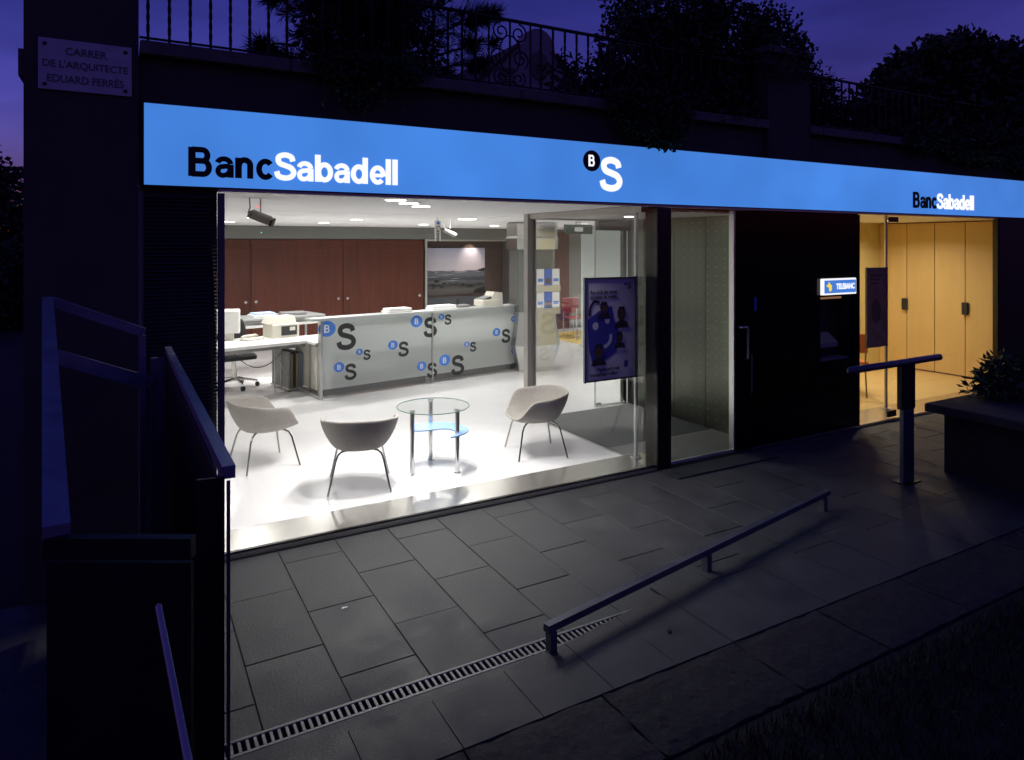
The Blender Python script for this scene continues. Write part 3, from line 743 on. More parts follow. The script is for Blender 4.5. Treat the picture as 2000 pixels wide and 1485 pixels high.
# poster stand
def poster_stand(label, px0, px1, z0, z1, y, xp, kind):
    t = thing("poster_stand", label, "poster stand", (xp, y, FL))
    MB().tube([(xp, y + .02, FL), (xp, y + .02, CEIL - .002)], .019, 12).build("pole", M_alu, t, smooth=True)
    MB().disc((xp, y + .02), .05, FL + .0005, FL + .012, 20).build("foot", M_alu, t)
    f = MB(); w = .018
    f.box(px0 - w, px0 - .0005, y - .012, y + .012, z0 - .02, z1 + .02); f.build("frame", M_rail, t)
    MB().box(px1 + .0005, px1 + w, y - .014, y + .0, z0 - .02, z1 + .02).build("frame", M_rail, t)
    MB().box(px0, px1, y - .012, y + .012, z1 + .0005, z1 + .016).build("frame", M_rail, t)
    MB().box(px0, px1, y - .012, y + .012, z0 - .016, z0 - .0005).build("frame", M_rail, t)
    sh = MB().box(px0, px1, y - .005, y + .005, z0, z1).build("poster", M_poster if kind else M_posterbrown, t)
    W, Hh = px1 - px0, z1 - z0
    def L(a, b): return (px0 + a * W, z0 + b * Hh)
    yy = [y - .0055]
    def flat(name, poly, m):
        yy[0] -= .0004
        return MB().prism([L(*p) for p in poly], yy[0] - .0003, yy[0], 'y').build(name, m, sh)
    if kind:
        flat("blue_shape", [(.03, .60), (.25, .68), (.52, .73), (.57, .60), (.66, .48), (.62, .26), (.42, .20), (.15, .125), (.06, .30)], M_posterblue)
        flat("white_dot", arc(.19, .535, .06, .04, 0, 340, 16), M_poster)
        flat("white_dot", arc(.43, .60, .055, .05, 180, 360, 12), M_poster)
        b_ = MB(); yy[0] -= .0004; b_.stroke([L(*p) for p in arc(.33, .42, .17, .10, -80, 15, 12)], .035, yy[0] - .0003, yy[0]); b_.build("white_arc", M_poster, sh)
        b_ = MB(); yy[0] -= .0004; b_.stroke([L(*p) for p in arc(.20, .66, .13, .12, 190, 60, 12)], .024, yy[0] - .0003, yy[0]); b_.build("dark_arc", M_posterdark, sh)
        def bust(cx, cy, s, tall):
            flat("portrait", arc(cx, cy + .05 * tall, .075 * s, .055 * tall, 0, 350, 18), M_posterskin)
            flat("portrait", [(cx - .13 * s, cy - .06 * tall), (cx - .10 * s, cy - .02 * tall), (cx - .035 * s, cy), (cx + .035 * s, cy), (cx + .10 * s, cy - .02 * tall), (cx + .13 * s, cy - .06 * tall)], M_posterdark)
            flat("portrait", [(cx - .07 * s, cy + .06 * tall), (cx - .05 * s, cy + .105 * tall), (cx + .05 * s, cy + .105 * tall), (cx + .07 * s, cy + .06 * tall), (cx, cy + .085 * tall)], M_posterdark)
        bust(.36, .67, 1.1, 1.0); bust(.72, .58, 1.2, 1.3); bust(.68, .36, .9, 1.0); bust(.25, .22, 1.2, 1.3)
        flat("blue_mark", [(.77, .10), (.77, .16), (.81, .175), (.85, .16), (.85, .10)], M_posterblue)
        letters_b = MB(); letters(letters_b, "S", px0 + .84 * W, z0 + .895 * Hh, .06, yy[0] - .001, 1.0, .0008, 1.0); letters_b.build("emblem", M_posterdark, sh)
        flat("emblem", arc(.80, .945, .028, .016, 0, 340, 14), M_posterblue)
        lx, lz = px0 - xp, z0 - FL
        for body, a, b_, s in (("Ara amb les seves", .08, .855, .050), ("targetes de crèdit...", .08, .805, .050), ("Pagues amb més", .22, .085, .046), ("tranquil·litat i millor", .08, .035, .046)):
            text_mesh("lettering", body, s, M_posterdark, sh, (lx + a * W, -.008, lz + b_ * Hh), off=.0011, ext=.0004, sx=.86)
    else:
        for k in range(3): flat("print_line", [(.15, .90 - .05 * k), (.75 - .1 * k, .90 - .05 * k), (.75 - .1 * k, .925 - .05 * k), (.15, .925 - .05 * k)], M_posterskin)
        flat("portrait", arc(.45, .45, .25, .16, 0, 350, 18), M_posterskin)
    return t
poster_stand("poster stand with blue and lilac portrait poster behind the shop window", 3.712, 4.285, .835, 1.775, .36 - .06, 4.325, True)
poster_stand("poster stand with dark brown poster in the yellow office window", 7.93, 8.315, .845, 1.80, .30, 8.345, False)

# ---- steel kiosk column with brochures
kk = thing("brochure_kiosk", "brushed steel clad column kiosk with two rows of brochures", "kiosk", (5.85, 4.9, FL))
def octa(cx, cy_, w, d, c): return [(cx - w + c, cy_ - d), (cx + w - c, cy_ - d), (cx + w, cy_ - d + c), (cx + w, cy_ + d - c), (cx + w - c, cy_ + d), (cx - w + c, cy_ + d), (cx - w, cy_ + d - c), (cx - w, cy_ - d + c)]
KX, KY = 5.90, 4.90
def rings(specs):
    b_ = MB(); vs = []; fs = []
    for (w, d, c, z, oy) in specs: vs += [(x_, y_, z) for x_, y_ in octa(KX, KY + oy, w, d, c)]
    for i in range(len(specs) - 1):
        for k in range(8): fs.append((i * 8 + k, i * 8 + (k + 1) % 8, i * 8 + 8 + (k + 1) % 8, i * 8 + 8 + k))
    fs += [tuple(range(7, -1, -1)), tuple(range((len(specs) - 1) * 8, len(specs) * 8))]
    return b_.add(vs, fs)
rings([(.34, .28, .12, FL, 0), (.34, .28, .12, .10, 0), (.43, .34, .15, .46, 0), (.37, .30, .13, .78, 0), (.35, .29, .12, 1.00, 0)]).build("base", M_steel, kk)
rings([(.345, .285, .12, 1.001, 0), (.345, .285, .12, 2.02, 0)]).build("shaft", mat("grey_kiosk_glass", (.16, .17, .16), .25, metal=.2, var=.05), kk)
rings([(.39, .32, .14, 2.022, 0), (.40, .33, .14, 2.20, 0), (.385, .315, .14, 2.24, 0), (.39, .32, .14, 2.43, 0), (.36, .3, .13, 2.465, 0)]).build("crown_drum", M_steel, kk)
for r_, z in enumerate((1.07, 1.44)):
    hold = MB().box(KX - .30, KX + .30, KY - .40, KY - .29, z - .10, z - .002).build("brochure_shelf", M_steel, kk)
    for c_ in range(4):
        xb = KX - .29 + c_ * .148
        o = MB().box(xb, xb + .138, KY - .385, KY - .375, z, z + .265).build("brochure", M_bluepaper if c_ == 2 else M_paper, hold)
        MB().box(xb + .02, xb + .118, KY - .388, KY - .3855, z + .03 + .03 * (c_ % 2), z + .11).build("print_block", M_decblue if c_ != 2 else M_posterskin, hold)
ex = thing("exit_sign", "dark green exit sign hung from the ceiling near the kiosk", "sign", (6.35, 4.2, CEIL))
MB().box(6.08, 6.62, 4.19, 4.22, 2.27, 2.42).build("box", M_green, ex)
MB().box(6.27, 6.43, 4.186, 4.1895, 2.31, 2.38).build("pictogram", M_decwhite, ex)
MB().box(6.30, 6.40, 4.195, 4.215, 2.4205, CEIL - .001).build("hanger", M_alu, ex)

# ---- counter with frosted glass fronts
CA = math.atan2(.60, 3.51)
ct = thing("service_counter", "frosted glass fronted service counter covered in bank logos", "counter", (2.25, 4.30, FL), CA)
CL = 3.56
for x0, x1 in ((.03, 1.745), (1.765, CL)):
    MB().box(x0, x1, .0, .014, .13, 1.055).build("front_panel", M_frost, ct, world=False)
for x0 in (.0, 1.75, CL + .005):
    MB().box(x0, x0 + .018 if x0 else .028, -.016, .03, .0, 1.055).build("post", M_alu, ct, world=False)
MB().bbox(-.13, CL + .06, -.05, .20, 1.058, 1.088, .004).build("top", M_frost, ct, world=False)
MB().bbox(.02, CL, .21, 1.05, .70, .735, .004).build("worktop", M_white, ct, world=False)
for x0 in (.05, 1.72, CL - .06):
    MB().box(x0, x0 + .035, .15, .185, .0, 1.056).build("leg", M_alu, ct, world=False)
    MB().box(x0, x0 + .035, .95, .985, .0, .699).build("leg", M_alu, ct, world=False)
MB().box(.0, .03, .05, .95, .012, .035).build("foot_rail", M_alu, ct, world=False)
MB().box(.10, .55, .32, 1.0, .06, .66).build("pedestal", M_offwhite, ct, world=False)
MB().box(.09, 1.70, .095, .110, .02, .58).build("added_shade_panel", M_grey, ct, world=False)  # grey panels added behind the frosted front to darken its lower half
MB().box(1.78, 3.48, .095, .110, .02, .60).build("added_shade_panel", M_grey, ct, world=False)
LOGOS = [(0.096, 0.942, 0.107, 0.376, 0.814, 0.353), (1.484, 0.945, 0.086, 1.721, 0.841, 0.289), (1.919, 0.982, 0.044, 2.036, 0.933, 0.152), (3.319, 0.855, 0.046, 3.432, 0.808, 0.155), (0.571, 0.588, 0.044, 0.685, 0.536, 0.139), (1.093, 0.633, 0.067, 1.267, 0.56, 0.213), (2.385, 0.528, 0.042, 2.504, 0.477, 0.147), (2.969, 0.667, 0.066, 3.159, 0.591, 0.219), (0.27, 0.409, 0.067, 0.439, 0.328, 0.218), (1.573, 0.279, 0.069, 1.752, 0.2, 0.219), (1.976, 0.323, 0.085, 2.215, 0.222, 0.298), (3.389, 0.344, 0.1, 3.707, 0.205, 0.364)]
for (cx, cz, cr_, sx0, sz0, sh) in LOGOS:
    if cr_ > 0:
        d = MB().prism(arc(cx, cz, cr_ * 1.16, cr_, 0, 347, 27), -.0025, -.0008, 'y').build("logo_disc", M_decblue, ct, world=False)
        b = MB(); letters(b, "B", cx - cr_ * .38, cz - cr_ * .5, cr_ * 1.0, -.0032, 1.08, .0004, .95); b.build("logo_initial", M_decwhite, d, world=False)
    if sh > 0:
        b = MB(); letters(b, "S", sx0 - .355 * sh * 1.12, sz0 - sh / 2, sh, -.002, 1.12, .001, 1.12); b.build("logo_letter", M_decblack, ct, world=False)
# cables under the counter
cb = tag(MB().tube([tuple(Vector((2.25, 4.30, 0)) + Matrix.Rotation(CA, 3, 'Z') @ Vector((.9 + .12 * k, .35 + .06 * math.sin(k * 1.7), FL + .012 + .05 * max(0, math.sin(k * 1.1))))) for k in range(16)], .009, 6).build("cable", M_blackplastic, smooth=True), "black cable lying under the counter", "cable")

# things on the counter / behind it
def onc_pt(lx, ly, lz): return tuple(Vector((2.25, 4.30, FL)) + Matrix.Rotation(CA, 3, 'Z') @ Vector((lx, ly, lz)))
pr = thing("desktop_printer", "beige document printer on the counter below the beach picture", "printer", onc_pt(2.95, .20, 1.0885), CA)
MB().bbox(-.20, .22, -.12, .13, .0, .10, .015).build("body", M_offwhite, pr, world=False)
MB().add([(-.02, -.11, .101), (.215, -.11, .101), (.215, .12, .101), (-.02, .12, .101), (.05, -.10, .22), (.215, -.10, .20), (.215, .11, .20), (.05, .11, .22)],
         [(3, 2, 1, 0), (4, 5, 6, 7), (0, 1, 5, 4), (1, 2, 6, 5), (2, 3, 7, 6), (3, 0, 4, 7)]).build("cover", M_offwhite, pr, world=False)
MB().add([(-.19, -.10, .105), (.0, -.10, .15), (.0, .11, .15), (-.19, .11, .105), (-.19, -.10, .100), (.0, -.10, .145), (.0, .11, .145), (-.19, .11, .100)],
         [(0, 1, 2, 3), (7, 6, 5, 4), (0, 4, 5, 1), (1, 5, 6, 2), (2, 6, 7, 3), (3, 7, 4, 0)]).build("paper_tray", M_grey, pr, world=False)
ph = thing("telephone", "dark telephone with raised handset on the counter", "telephone", onc_pt(2.42, .18, 1.0885), CA)
MB().bbox(-.10, .10, -.08, .10, .0, .04, .01).build("base", M_grey, ph, world=False)
MB().tube([(-.08, .0, .045), (-.09, .0, .08), (-.075, .0, .13)], .018, 8).build("handset", M_blackplastic, ph, world=False, smooth=True)
for nm, lx, w, lab in (("paper_stack", 1.25, .20, "white leaflet tray on the counter in front of the cupboards"), ("leaflet_tray", 2.02, .22, "white leaflet tray on the counter left of the telephone")):
    t = thing(nm, lab, "tray", onc_pt(lx, .16, 1.0885), CA)
    MB().bbox(-w, w, -.11, .11, .0, .018, .004).build("base", M_white, t, world=False)
    MB().bbox(-w + .02, w - .01, -.10, .10, .0185, .055, .004).build("papers", M_paper, t, world=False)

# ---- staff desk at the left
DA = R(13)
dk = thing("staff_desk", "white staff desk with wire frame legs left of the counter", "desk", (1.45, 5.05, FL), DA)
MB().bbox(-.85, .78, -.42, .42, .70, .745, .008).build("desktop", M_white, dk, world=False)
for x0 in (.72,):
    for y0 in (-.38, .36):
        MB().box(x0, x0 + .035, y0, y0 + .03, .03, .699).build("leg", M_alu, dk, world=False)
    MB().box(x0, x0 + .035, -.40, .40, .0, .029).build("foot", M_alu, dk, world=False)
MB().tube([(.30, -.2, .69), (.30, -.2, .02), (.52, -.2, .02), (.52, .1, .02), (.52, .1, .69)], .007, 6).build("wire_frame", M_darkchrome, dk, world=False, smooth=True)
MB().tube([(.38, .0, .69), (.38, .0, .06), (.62, .0, .06), (.36, .05, .66)], .006, 6).build("wire_frame", M_darkchrome, dk, world=False, smooth=True)
MB().tube([(-.15 + .09 * k, .1, .35 + .30 * ((k - 4) / 4.5) ** 2) for k in range(9)], .006, 6).build("cable", M_blackplastic, dk, world=False, smooth=True)
MB().box(-.8, .7, -.30, -.27, .64, .699).build("frame_rail", M_darkchrome, dk, world=False)
def dpt(lx, ly, lz): return tuple(Vector((1.45, 5.05, FL)) + Matrix.Rotation(DA, 3, 'Z') @ Vector((lx, ly, lz)))
lp = thing("laser_printer", "beige laser printer with open dark front on the staff desk", "printer", dpt(.55, .16, .7455), DA)
MB().bbox(-.20, .20, -.16, .18, .0, .20, .012).build("body", M_offwhite, lp, world=False)
MB().box(-.07, .16, -.166, -.1605, .035, .165).build("paper_slot", M_blackplastic, lp, world=False)
MB().bbox(.05, .13, -.175, -.1665, .10, .15, .002).build("control_panel", M_offwhite, lp, world=False)
MB().add([(-.23, -.13, .201), (.17, -.13, .201), (.17, .17, .201), (-.23, .17, .201), (-.18, -.10, .29), (.15, -.10, .30), (.15, .15, .30), (-.18, .15, .29)],
         [(3, 2, 1, 0), (4, 5, 6, 7), (0, 1, 5, 4), (1, 2, 6, 5), (2, 3, 7, 6), (3, 0, 4, 7)]).build("scanner_lid", M_offwhite, lp, world=False)
dp = thing("desk_phone", "pale desk telephone in the middle of the staff desk", "telephone", dpt(.10, .10, .7455), DA + .3)
MB().bbox(-.14, .14, -.09, .09, .0, .03, .01).build("base", M_offwhite, dp, world=False)
MB().tube([(-.13, .05, .04), (-.10, .05, .055), (.10, .05, .055), (.13, .05, .04)], .018, 8).build("handset", M_offwhite, dp, world=False, smooth=True)
mo = thing("computer_monitor", "white computer monitor at the left end of the staff desk", "monitor", dpt(-.20, .26, .7455), DA - .4)
MB().bbox(-.22, .18, -.02, .22, .10, .42, .015).build("case", M_white, mo, world=False)
MB().bbox(-.10, .10, .02, .18, .0, .099, .01).build("stand", M_offwhite, mo, world=False)
d2 = thing("rear_desk", "low glass shelf desk with paper piles behind the staff desk", "desk", (2.15, 7.0, FL), DA)
MB().bbox(-.85, .75, -.35, .35, .86, .89, .004).build("desktop", M_frost, d2, world=False)
MB().bbox(-.85, .75, -.30, .30, .74, .78, .004).build("shelf", M_white, d2, world=False)
for x0 in (-.80, .68):
    for y0 in (-.31, .27): MB().box(x0, x0 + .035, y0, y0 + .035, .0, .739).build("leg", M_alu, d2, world=False)
    MB().box(x0, x0 + .035, -.05, .05, .781, .859).build("spacer", M_alu, d2, world=False)
def d2pt(lx, ly, lz): return tuple(Vector((2.15, 7.0, FL)) + Matrix.Rotation(DA, 3, 'Z') @ Vector((lx, ly, lz)))
tp = thing("paper_pile", "pile of white and blue papers on the rear desk", "papers", d2pt(-.25, -.12, .8905), DA)
MB().bbox(-.19, .19, -.13, .13, .0, .05, .003).build("white_sheets", M_paper, tp, world=False)
MB().bbox(-.16, .17, -.12, .12, .0505, .075, .003).build("blue_sheets", mat("pale_blue_paper", (.45, .58, .80), .7), tp, world=False)
tag(MB().bbox(-.2, .2, -.14, .14, 0, .05, .006).build("document_tray", M_grey), "dark grey document tray beside the paper pile", "tray").location = d2pt(.28, -.10, .8905)
# folder rack beside the desk
fr_ = thing("folder_rack", "floor rack of upright folders between staff desk and counter", "rack", (2.02, 5.35, FL), DA)
MB().box(-.10, .16, -.30, .30, .02, .04).build("base", M_alu, fr_, world=False)
for k in range(6):
    mm = [M_grey, mat("olive_folder", (.22, .22, .12), .6), M_blackplastic, mat("tan_folder", (.32, .22, .12), .6), M_grey, mat("blue_grey_folder", (.20, .26, .34), .6)][k]
    MB().box(-.09 + k * .038, -.09 + k * .038 + .028, -.28, .28 - .02 * (k % 3), .041, .55 - .03 * (k % 2)).build("folder", mm, fr_, world=False)
# office chair
oc = thing("office_chair", "black swivel office chair behind the staff desk", "office chair", (1.38, 5.72, FL), R(190))
for k in range(5):
    a = R(20 + 72 * k); c_, s_ = math.cos(a), math.sin(a)
    lg = MB().tube([(.02 * c_, .02 * s_, .13), (.15 * c_, .15 * s_, .115), (.30 * c_, .30 * s_, .085)], [.024, .020, .014], 8).build("leg", M_chrome, oc, world=False, smooth=True)
    MB().tube([(.30 * c_ - .025 * s_, .30 * s_ + .025 * c_, .032), (.30 * c_ + .025 * s_, .30 * s_ - .025 * c_, .032)], .032, 12).build("castor", M_blackplastic, lg, world=False, smooth=True)
MB().tube([(0, 0, .10), (0, 0, .26), (0, 0, .2601), (0, 0, .42)], [.032, .032, .018, .018], 12).build("gas_column", M_chrome, oc, world=False, smooth=True)
MB().bbox(-.24, .24, -.24, .24, .42, .50, .03).build("seat", M_blackplastic, oc, world=False)
b = MB()
for i in range(7):
    pass
vs, fs = [], []
for j in range(9):
    for i in range(9):
        u = -1 + i / 4; v = j / 8
        w = .22 * (1 - .25 * max(0, v - .7) * 3 * abs(u)); vs.append((u * w, -.24 - .03 * v + .05 * u * u, .56 + .42 * v - .03 * abs(u) ** 4 * v))
for j in range(8):
    for i in range(8): fs.append((j * 9 + i, j * 9 + i + 1, j * 9 + i + 10, j * 9 + i + 9))
o = b.add(vs, fs).build("backrest", M_blackplastic, oc, world=False, smooth=True)
sm_ = o.modifiers.new("thick", 'SOLIDIFY'); sm_.thickness = .045; sm_.offset = 0
MB().tube([(0, -.12, .44), (0, -.27, .45), (0, -.30, .62)], .016, 8).build("back_stem", M_chrome, oc, world=False, smooth=True)

# ---- lounge chairs
def lounge_chair(label, x, y, face):
    t = thing("tub_chair", label, "chair", (x, y, FL), face, "taupe tub chairs in the window")   # front is local -Y
    n, m = 48, 14; vs, fs = [(0, .0, .365)], []
    for k in range(n):
        a = 2 * math.pi * k / n; ca, sa = math.cos(a), math.sin(a)
        back = (1 + sa) / 2                                          # 1 at the back, 0 at the front
        side = abs(ca) ** 1.5
        qq = max(0, min(1, (back - .07) / .33)); qq = qq * qq * (3 - 2 * qq)
        rim = .402 + .165 * qq + .075 * back ** 1.5 - .012 * math.exp(-((back - 1) / .12) ** 2)
        rx = .295 + .015 * side; ry = .27 + .04 * back
        e = .78
        dx = math.copysign(abs(ca) ** e, ca); dy = math.copysign(abs(sa) ** e, sa)
        for i in range(1, m + 1):
            tt = i / m
            if tt < .42:
                q = tt / .42; r = .60 * q; z = .365 - .012 * math.sin(q * math.pi / 2) + .010 * q * q
            else:
                q = (tt - .42) / .58; r = .60 + .40 * math.sin(q * math.pi / 2) ** .8 * (.55 + .45 * q); z = .363 + (rim - .363) * (q ** 1.35)
            vs.append((dx * rx * r, dy * ry * r - .01, z))
    for k in range(n):
        k2 = (k + 1) % n; fs.append((0, 1 + k * m, 1 + k2 * m))
        for i in range(m - 1):
            fs.append((1 + k * m + i, 1 + k * m + i + 1, 1 + k2 * m + i + 1, 1 + k2 * m + i))
    o = MB().add(vs, fs).build("shell", M_shell, t, world=False, smooth=False)
    for p in o.data.polygons: p.use_smooth = True
    md = o.modifiers.new("thick", 'SOLIDIFY'); md.thickness = .024; md.offset = -1
    md2 = o.modifiers.new("smooth", 'SUBSURF'); md2.levels = 1; md2.render_levels = 1
    for sx_ in (-1, 1):
        for sy in (-1, 1):
            MB().tube([(sx_ * .06, sy * .07, .335), (sx_ * .15, sy * .14, .333), (sx_ * .178, sy * .168, .315), (sx_ * .195, sy * .19, .27), (sx_ * .255, sy * .245, .006)], .0085, 8).build("leg", M_darkchrome, t, world=False, smooth=True)
    MB().disc((0, 0), .10, .326, .342, 20).build("swivel_plate", M_darkchrome, t, world=False)
    return t
lounge_chair("taupe tub chair at the left edge of the window, turned toward the table", 1.135, 1.875, R(100))
lounge_chair("taupe tub chair with its back to the street, nearest the window", 1.755, .885, R(163))
lounge_chair("taupe tub chair right of the glass table, facing left", 3.55, .925, R(-104))

# ---- glass table
tb = thing("glass_table", "round glass table on three steel legs with blue comma shaped shelf", "table", (2.47, .965, FL))
for x_, y_ in ((2.242, .906), (2.618, .758), (2.556, 1.235)):
    lx, ly = x_ - 2.47, y_ - .965
    MB().lathe([(0, 0), (.030, 0), (.030, .008), (.021, .010), (.021, .560), (.027, .562), (.030, .575), (0, .575)], 16, (lx, ly)).build("leg", M_chrome, tb, world=False, smooth=True)
MB().lathe([(0, .5765), (.325, .5765), (.33, .581), (.33, .585), (.325, .5895), (0, .5895)], 56).build("top", M_glasst, tb, world=False)
MB().tube([(.331 * math.cos(R(a)), .331 * math.sin(R(a)), .583) for a in range(0, 360, 6)], .0045, 6, closed=True).build("rim", mat("green_glass_edge", (.09, .17, .15), .2), tb, world=False, smooth=True)
co = [(-.24, .12), (-.19, .20), (-.08, .25), (.05, .24), (.17, .17), (.24, .05), (.25, -.08), (.20, -.18), (.10, -.25), (-.02, -.28), (.06, -.21), (.10, -.13), (.09, -.05), (.03, .0), (-.07, .01), (-.17, .03), (-.22, .06)]
cs = catmull(co + [co[0]], 4)[:-1]
cpoly = [(p[0] * 1.0 + .06, p[1] * 1.08) for p in cs]
MB().prism(cpoly, .352, .362).build("shelf", M_blueglass, tb, world=False)

# ---- ceiling devices
pj = thing("ceiling_projector", "grey projector hanging from two bent rods near the window", "projector", (.94, .87, 2.31))
MB().tube([(.845, .80, CEIL), (.85, .80, 2.39), (.835, .80, 2.35), (.87, .84, 2.335)], .006, 6).build("rod", M_darkchrome, pj, smooth=True)
MB().tube([(.945, .90, CEIL), (.945, .90, 2.37), (.95, .90, 2.34)], .007, 6).build("rod", M_darkchrome, pj, smooth=True)
o = MB().bbox(-.09, .09, -.06, .06, -.03, .03, .012).build("body", M_grey, pj, world=False); o.rotation_euler = (R(8), R(22), R(-20)); o.location = (.0, .0, .01)
o2 = MB().bbox(.0905, .11, -.055, .055, -.035, .028, .008).build("visor", M_blackplastic, o, world=False)
MB().disc((.918, 2.405), .012, .86, .868, 10, 'y').build("indicator", M_ledred, pj)
hs = thing("hanging_sign", "narrow white vertical hanging sign above the counter", "sign", (3.73, 3.78, 2.3))
MB().box(3.675, 3.765, 3.775, 3.785, 2.145, 2.43).build("board", M_white, hs)
MB().box(3.715, 3.725, 3.777, 3.783, 2.4305, CEIL - .0005).build("hanger", M_alu, hs)
MB().disc((3.725, 2.395), .022, 3.7715, 3.7745, 14, 'y').build("emblem", M_decblue, hs)
text_mesh("lettering", "Caixes", .085, M_posterdark, hs, (3.70 - 3.73, -.007, 2.36 - 2.3), rot=(R(90), R(90), 0), off=.001, ext=.0006)
sc_ = thing("security_camera", "small white ceiling camera beside the hanging sign", "camera", (4.06, 4.25, 2.3))
MB().tube([(4.02, 4.24, CEIL), (4.015, 4.24, 2.36), (4.03, 4.24, 2.30)], .005, 6).build("bracket", M_white, sc_, smooth=True)
MB().tube([(4.12, 4.26, CEIL), (4.12, 4.26, 2.33)], .006, 6).build("bracket", M_white, sc_, smooth=True)
MB().tube([(4.02, 4.25, 2.31), (4.19, 4.22, 2.235)], .035, 12).build("body", M_grey, sc_, smooth=True)
MB().tube([(4.185, 4.221, 2.237), (4.20, 4.2185, 2.231)], .03, 12).build("lens", M_blackplastic, sc_, smooth=True)

# ---- ceiling lights (lit)
def downlight(x, y, label, r=.085, power=14.0, warm=False, z=CEIL, group="recessed ceiling downlights", spread=150):
    t = thing("ceiling_light", label, "ceiling light", (x, y, z), 0, group)
    MB().lathe([(r, -.002), (r + .014, -.004), (r + .018, -.0005)], 24).build("trim_ring", M_white, t, world=False)
    MB().disc((0, 0), r - .0005, -.006, -.001, 24).build("lens", M_lampw if warm else M_lamp, t, world=False)
    L = bpy.data.lights.new("ceiling_light_lamp", 'AREA'); L.shape = 'DISK'; L.size = 2 * r; L.energy = power
    L.color = (1, .90, .70) if warm else (1, .975, .94); L.spread = R(spread)
    lo = bpy.data.objects.new("lamp", L); col.objects.link(lo); lo.parent = t; lo.location = (0, 0, -.009)
    return t
PW = 23.0
for x_, y_, lab in ((1.44, 6.93, "recessed downlight at the far left above the rear desk"), (1.52, 4.98, "recessed downlight behind the hanging projector"),
                    (2.90, 6.70, "recessed downlight above the first cupboard joint"), (2.97, 5.04, "recessed downlight over the left end of the counter"),
                    (1.94, .50, "front one of three diagonal downlights by the sign"), (2.2, .88, "middle one of three diagonal downlights"), (2.48, 1.29, "rear one of three diagonal downlights"),
                    (4.30, 4.06, "large recessed downlight right of the hanging sign"), (6.27, 6.95, "recessed downlight by the steel kiosk crown"),
                    (4.75, 6.85, "added downlight in front of the beach picture bay")):  # last one is an extra lamp, added to brighten behind the counter
    downlight(x_, y_, lab, .13 if "large" in lab else .085, PW * (1.45 if (x_, y_) in ((2.97, 5.04), (4.75, 6.85)) else 1.0) if y_ > 2 else PW * .80, spread=150 if y_ > 2 else 122)
for x_, lab in ((1.05, "added fill downlight near the jamb"), (3.15, "added fill downlight between table and right chair")):
    downlight(x_, .19, lab, .07, PW * .32, spread=115)  # hidden behind the header, added to even out floor brightness by the window
downlight(6.9, 3.0, "added downlight in the passage behind the cash machine wall", .085, PW)  # unseen lamp added to brighten the passage
downlight(9.3, 7.6, "added downlight over the yellow carpet corner", .085, PW)  # out of sight, added for light in the far corner
downlight(9.3, 4.6, "added downlight inside the frosted glass office", .085, PW * 1.3)  # hidden lamp added to light the frosted office
downlight(4.95, 1.2, "small downlight in the vestibule ceiling", .05, 3.0, z=2.417)
wl_ = thing("picture_spotlight", "small spotlight washing the beach picture", "spotlight", (7.02, 9.28, 2.2145))
MB().tube([(7.02, 9.28, 2.2145), (7.02, 9.285, 2.19)], .025, 12).build("can", M_white, wl_, smooth=True)
L = bpy.data.lights.new("picture_spot_lamp", 'SPOT'); L.energy = 14; L.spot_size = R(95); L.spot_blend = .9; L.color = (1, .82, .66); L.shadow_soft_size = .02
lo = bpy.data.objects.new("lamp", L); col.objects.link(lo); lo.parent = wl_; lo.location = (0, .012, -.032)
lo.rotation_euler = Vector((-.05, .22, -.40)).to_track_quat('-Z', 'Y').to_euler()

# ================================================================= YELLOW OFFICE
S(MB().box(7.34, 11.95, .4255, 2.58, -.05, FL), "floor_office", M_yellowfloor)
S(MB().box(7.325, 11.96, 2.35, 2.40, FL, CEIL), "wall_office_back", M_yellowwall)
S(MB().box(7.338, 7.40, .062, 2.35, FL, CEIL), "wall_office_side", M_yellowwall)
S(MB().box(5.80, 7.30, 2.15, 2.2, FL, CEIL), "wall_machine_room", M_wallw)
cab = thing("maple_cupboards", "tall maple cupboard doors along the yellow office wall", "cupboard", (11.4, 1.4, FL))
for k, (y0, y1) in enumerate(((.47, .950), (.960, 1.415), (1.425, 1.868), (1.878, 2.345))):
    d = MB().bbox(11.40, 11.425, y0, y1, FL + .02, 2.45, .002).build("door", M_yellow, cab)
MB().box(11.43, 11.9, .44, 2.348, FL, 2.465).build("carcass", mat("reddish_carcass", (.16, .06, .04), .7), cab)
for y_ in (.955, 1.905):
    MB().bbox(11.355, 11.397, y_ - .055, y_ + .035, 1.01, 1.20, .006).build("handle", M_blackplastic, cab)
ow = thing("office_window", "glass front of the yellow office with joint fittings", "window", (8.8, 0, 0))
MB().box(7.338, 7.925, .016, .028, .034, 2.451).build("pane", M_glass, ow)
MB().box(7.935, 10.365, .016, .028, .034, 2.451).build("pane", M_glass, ow)
MB().box(7.338, 10.366, .0, .10, 2.452, 2.4685).build("header", M_header, ow)
MB().box(7.90, 8.06, .010, .034, .045, .12).build("patch_fitting", M_bronze, ow)
MB().box(7.93, 8.10, .010, .034, 2.37, 2.43).build("patch_fitting", M_bronze, ow)
MB().box(10.345, 10.37, -.004, .06, .0, 2.44).build("jamb", M_bronze, ow)
ych = thing("orange_chair", "orange seated office chair behind the dark poster", "chair", (8.75, 1.15, FL), R(140))
MB().bbox(-.23, .23, -.22, .22, .44, .47, .012).build("seat", M_orange, ych, world=False)
MB().bbox(-.21, .21, .22, .245, .60, .86, .008).build("backrest", M_orange, ych, world=False)
for a_ in (-.19, .19):
    MB().tube([(a_, -.24, 0), (a_, -.18, .43)], .011, 8).build("leg", M_darkchrome, ych, world=False)
    MB().tube([(a_, .26, 0), (a_, .19, .43), (a_, .24, .75)], .011, 8).build("leg", M_darkchrome, ych, world=False)
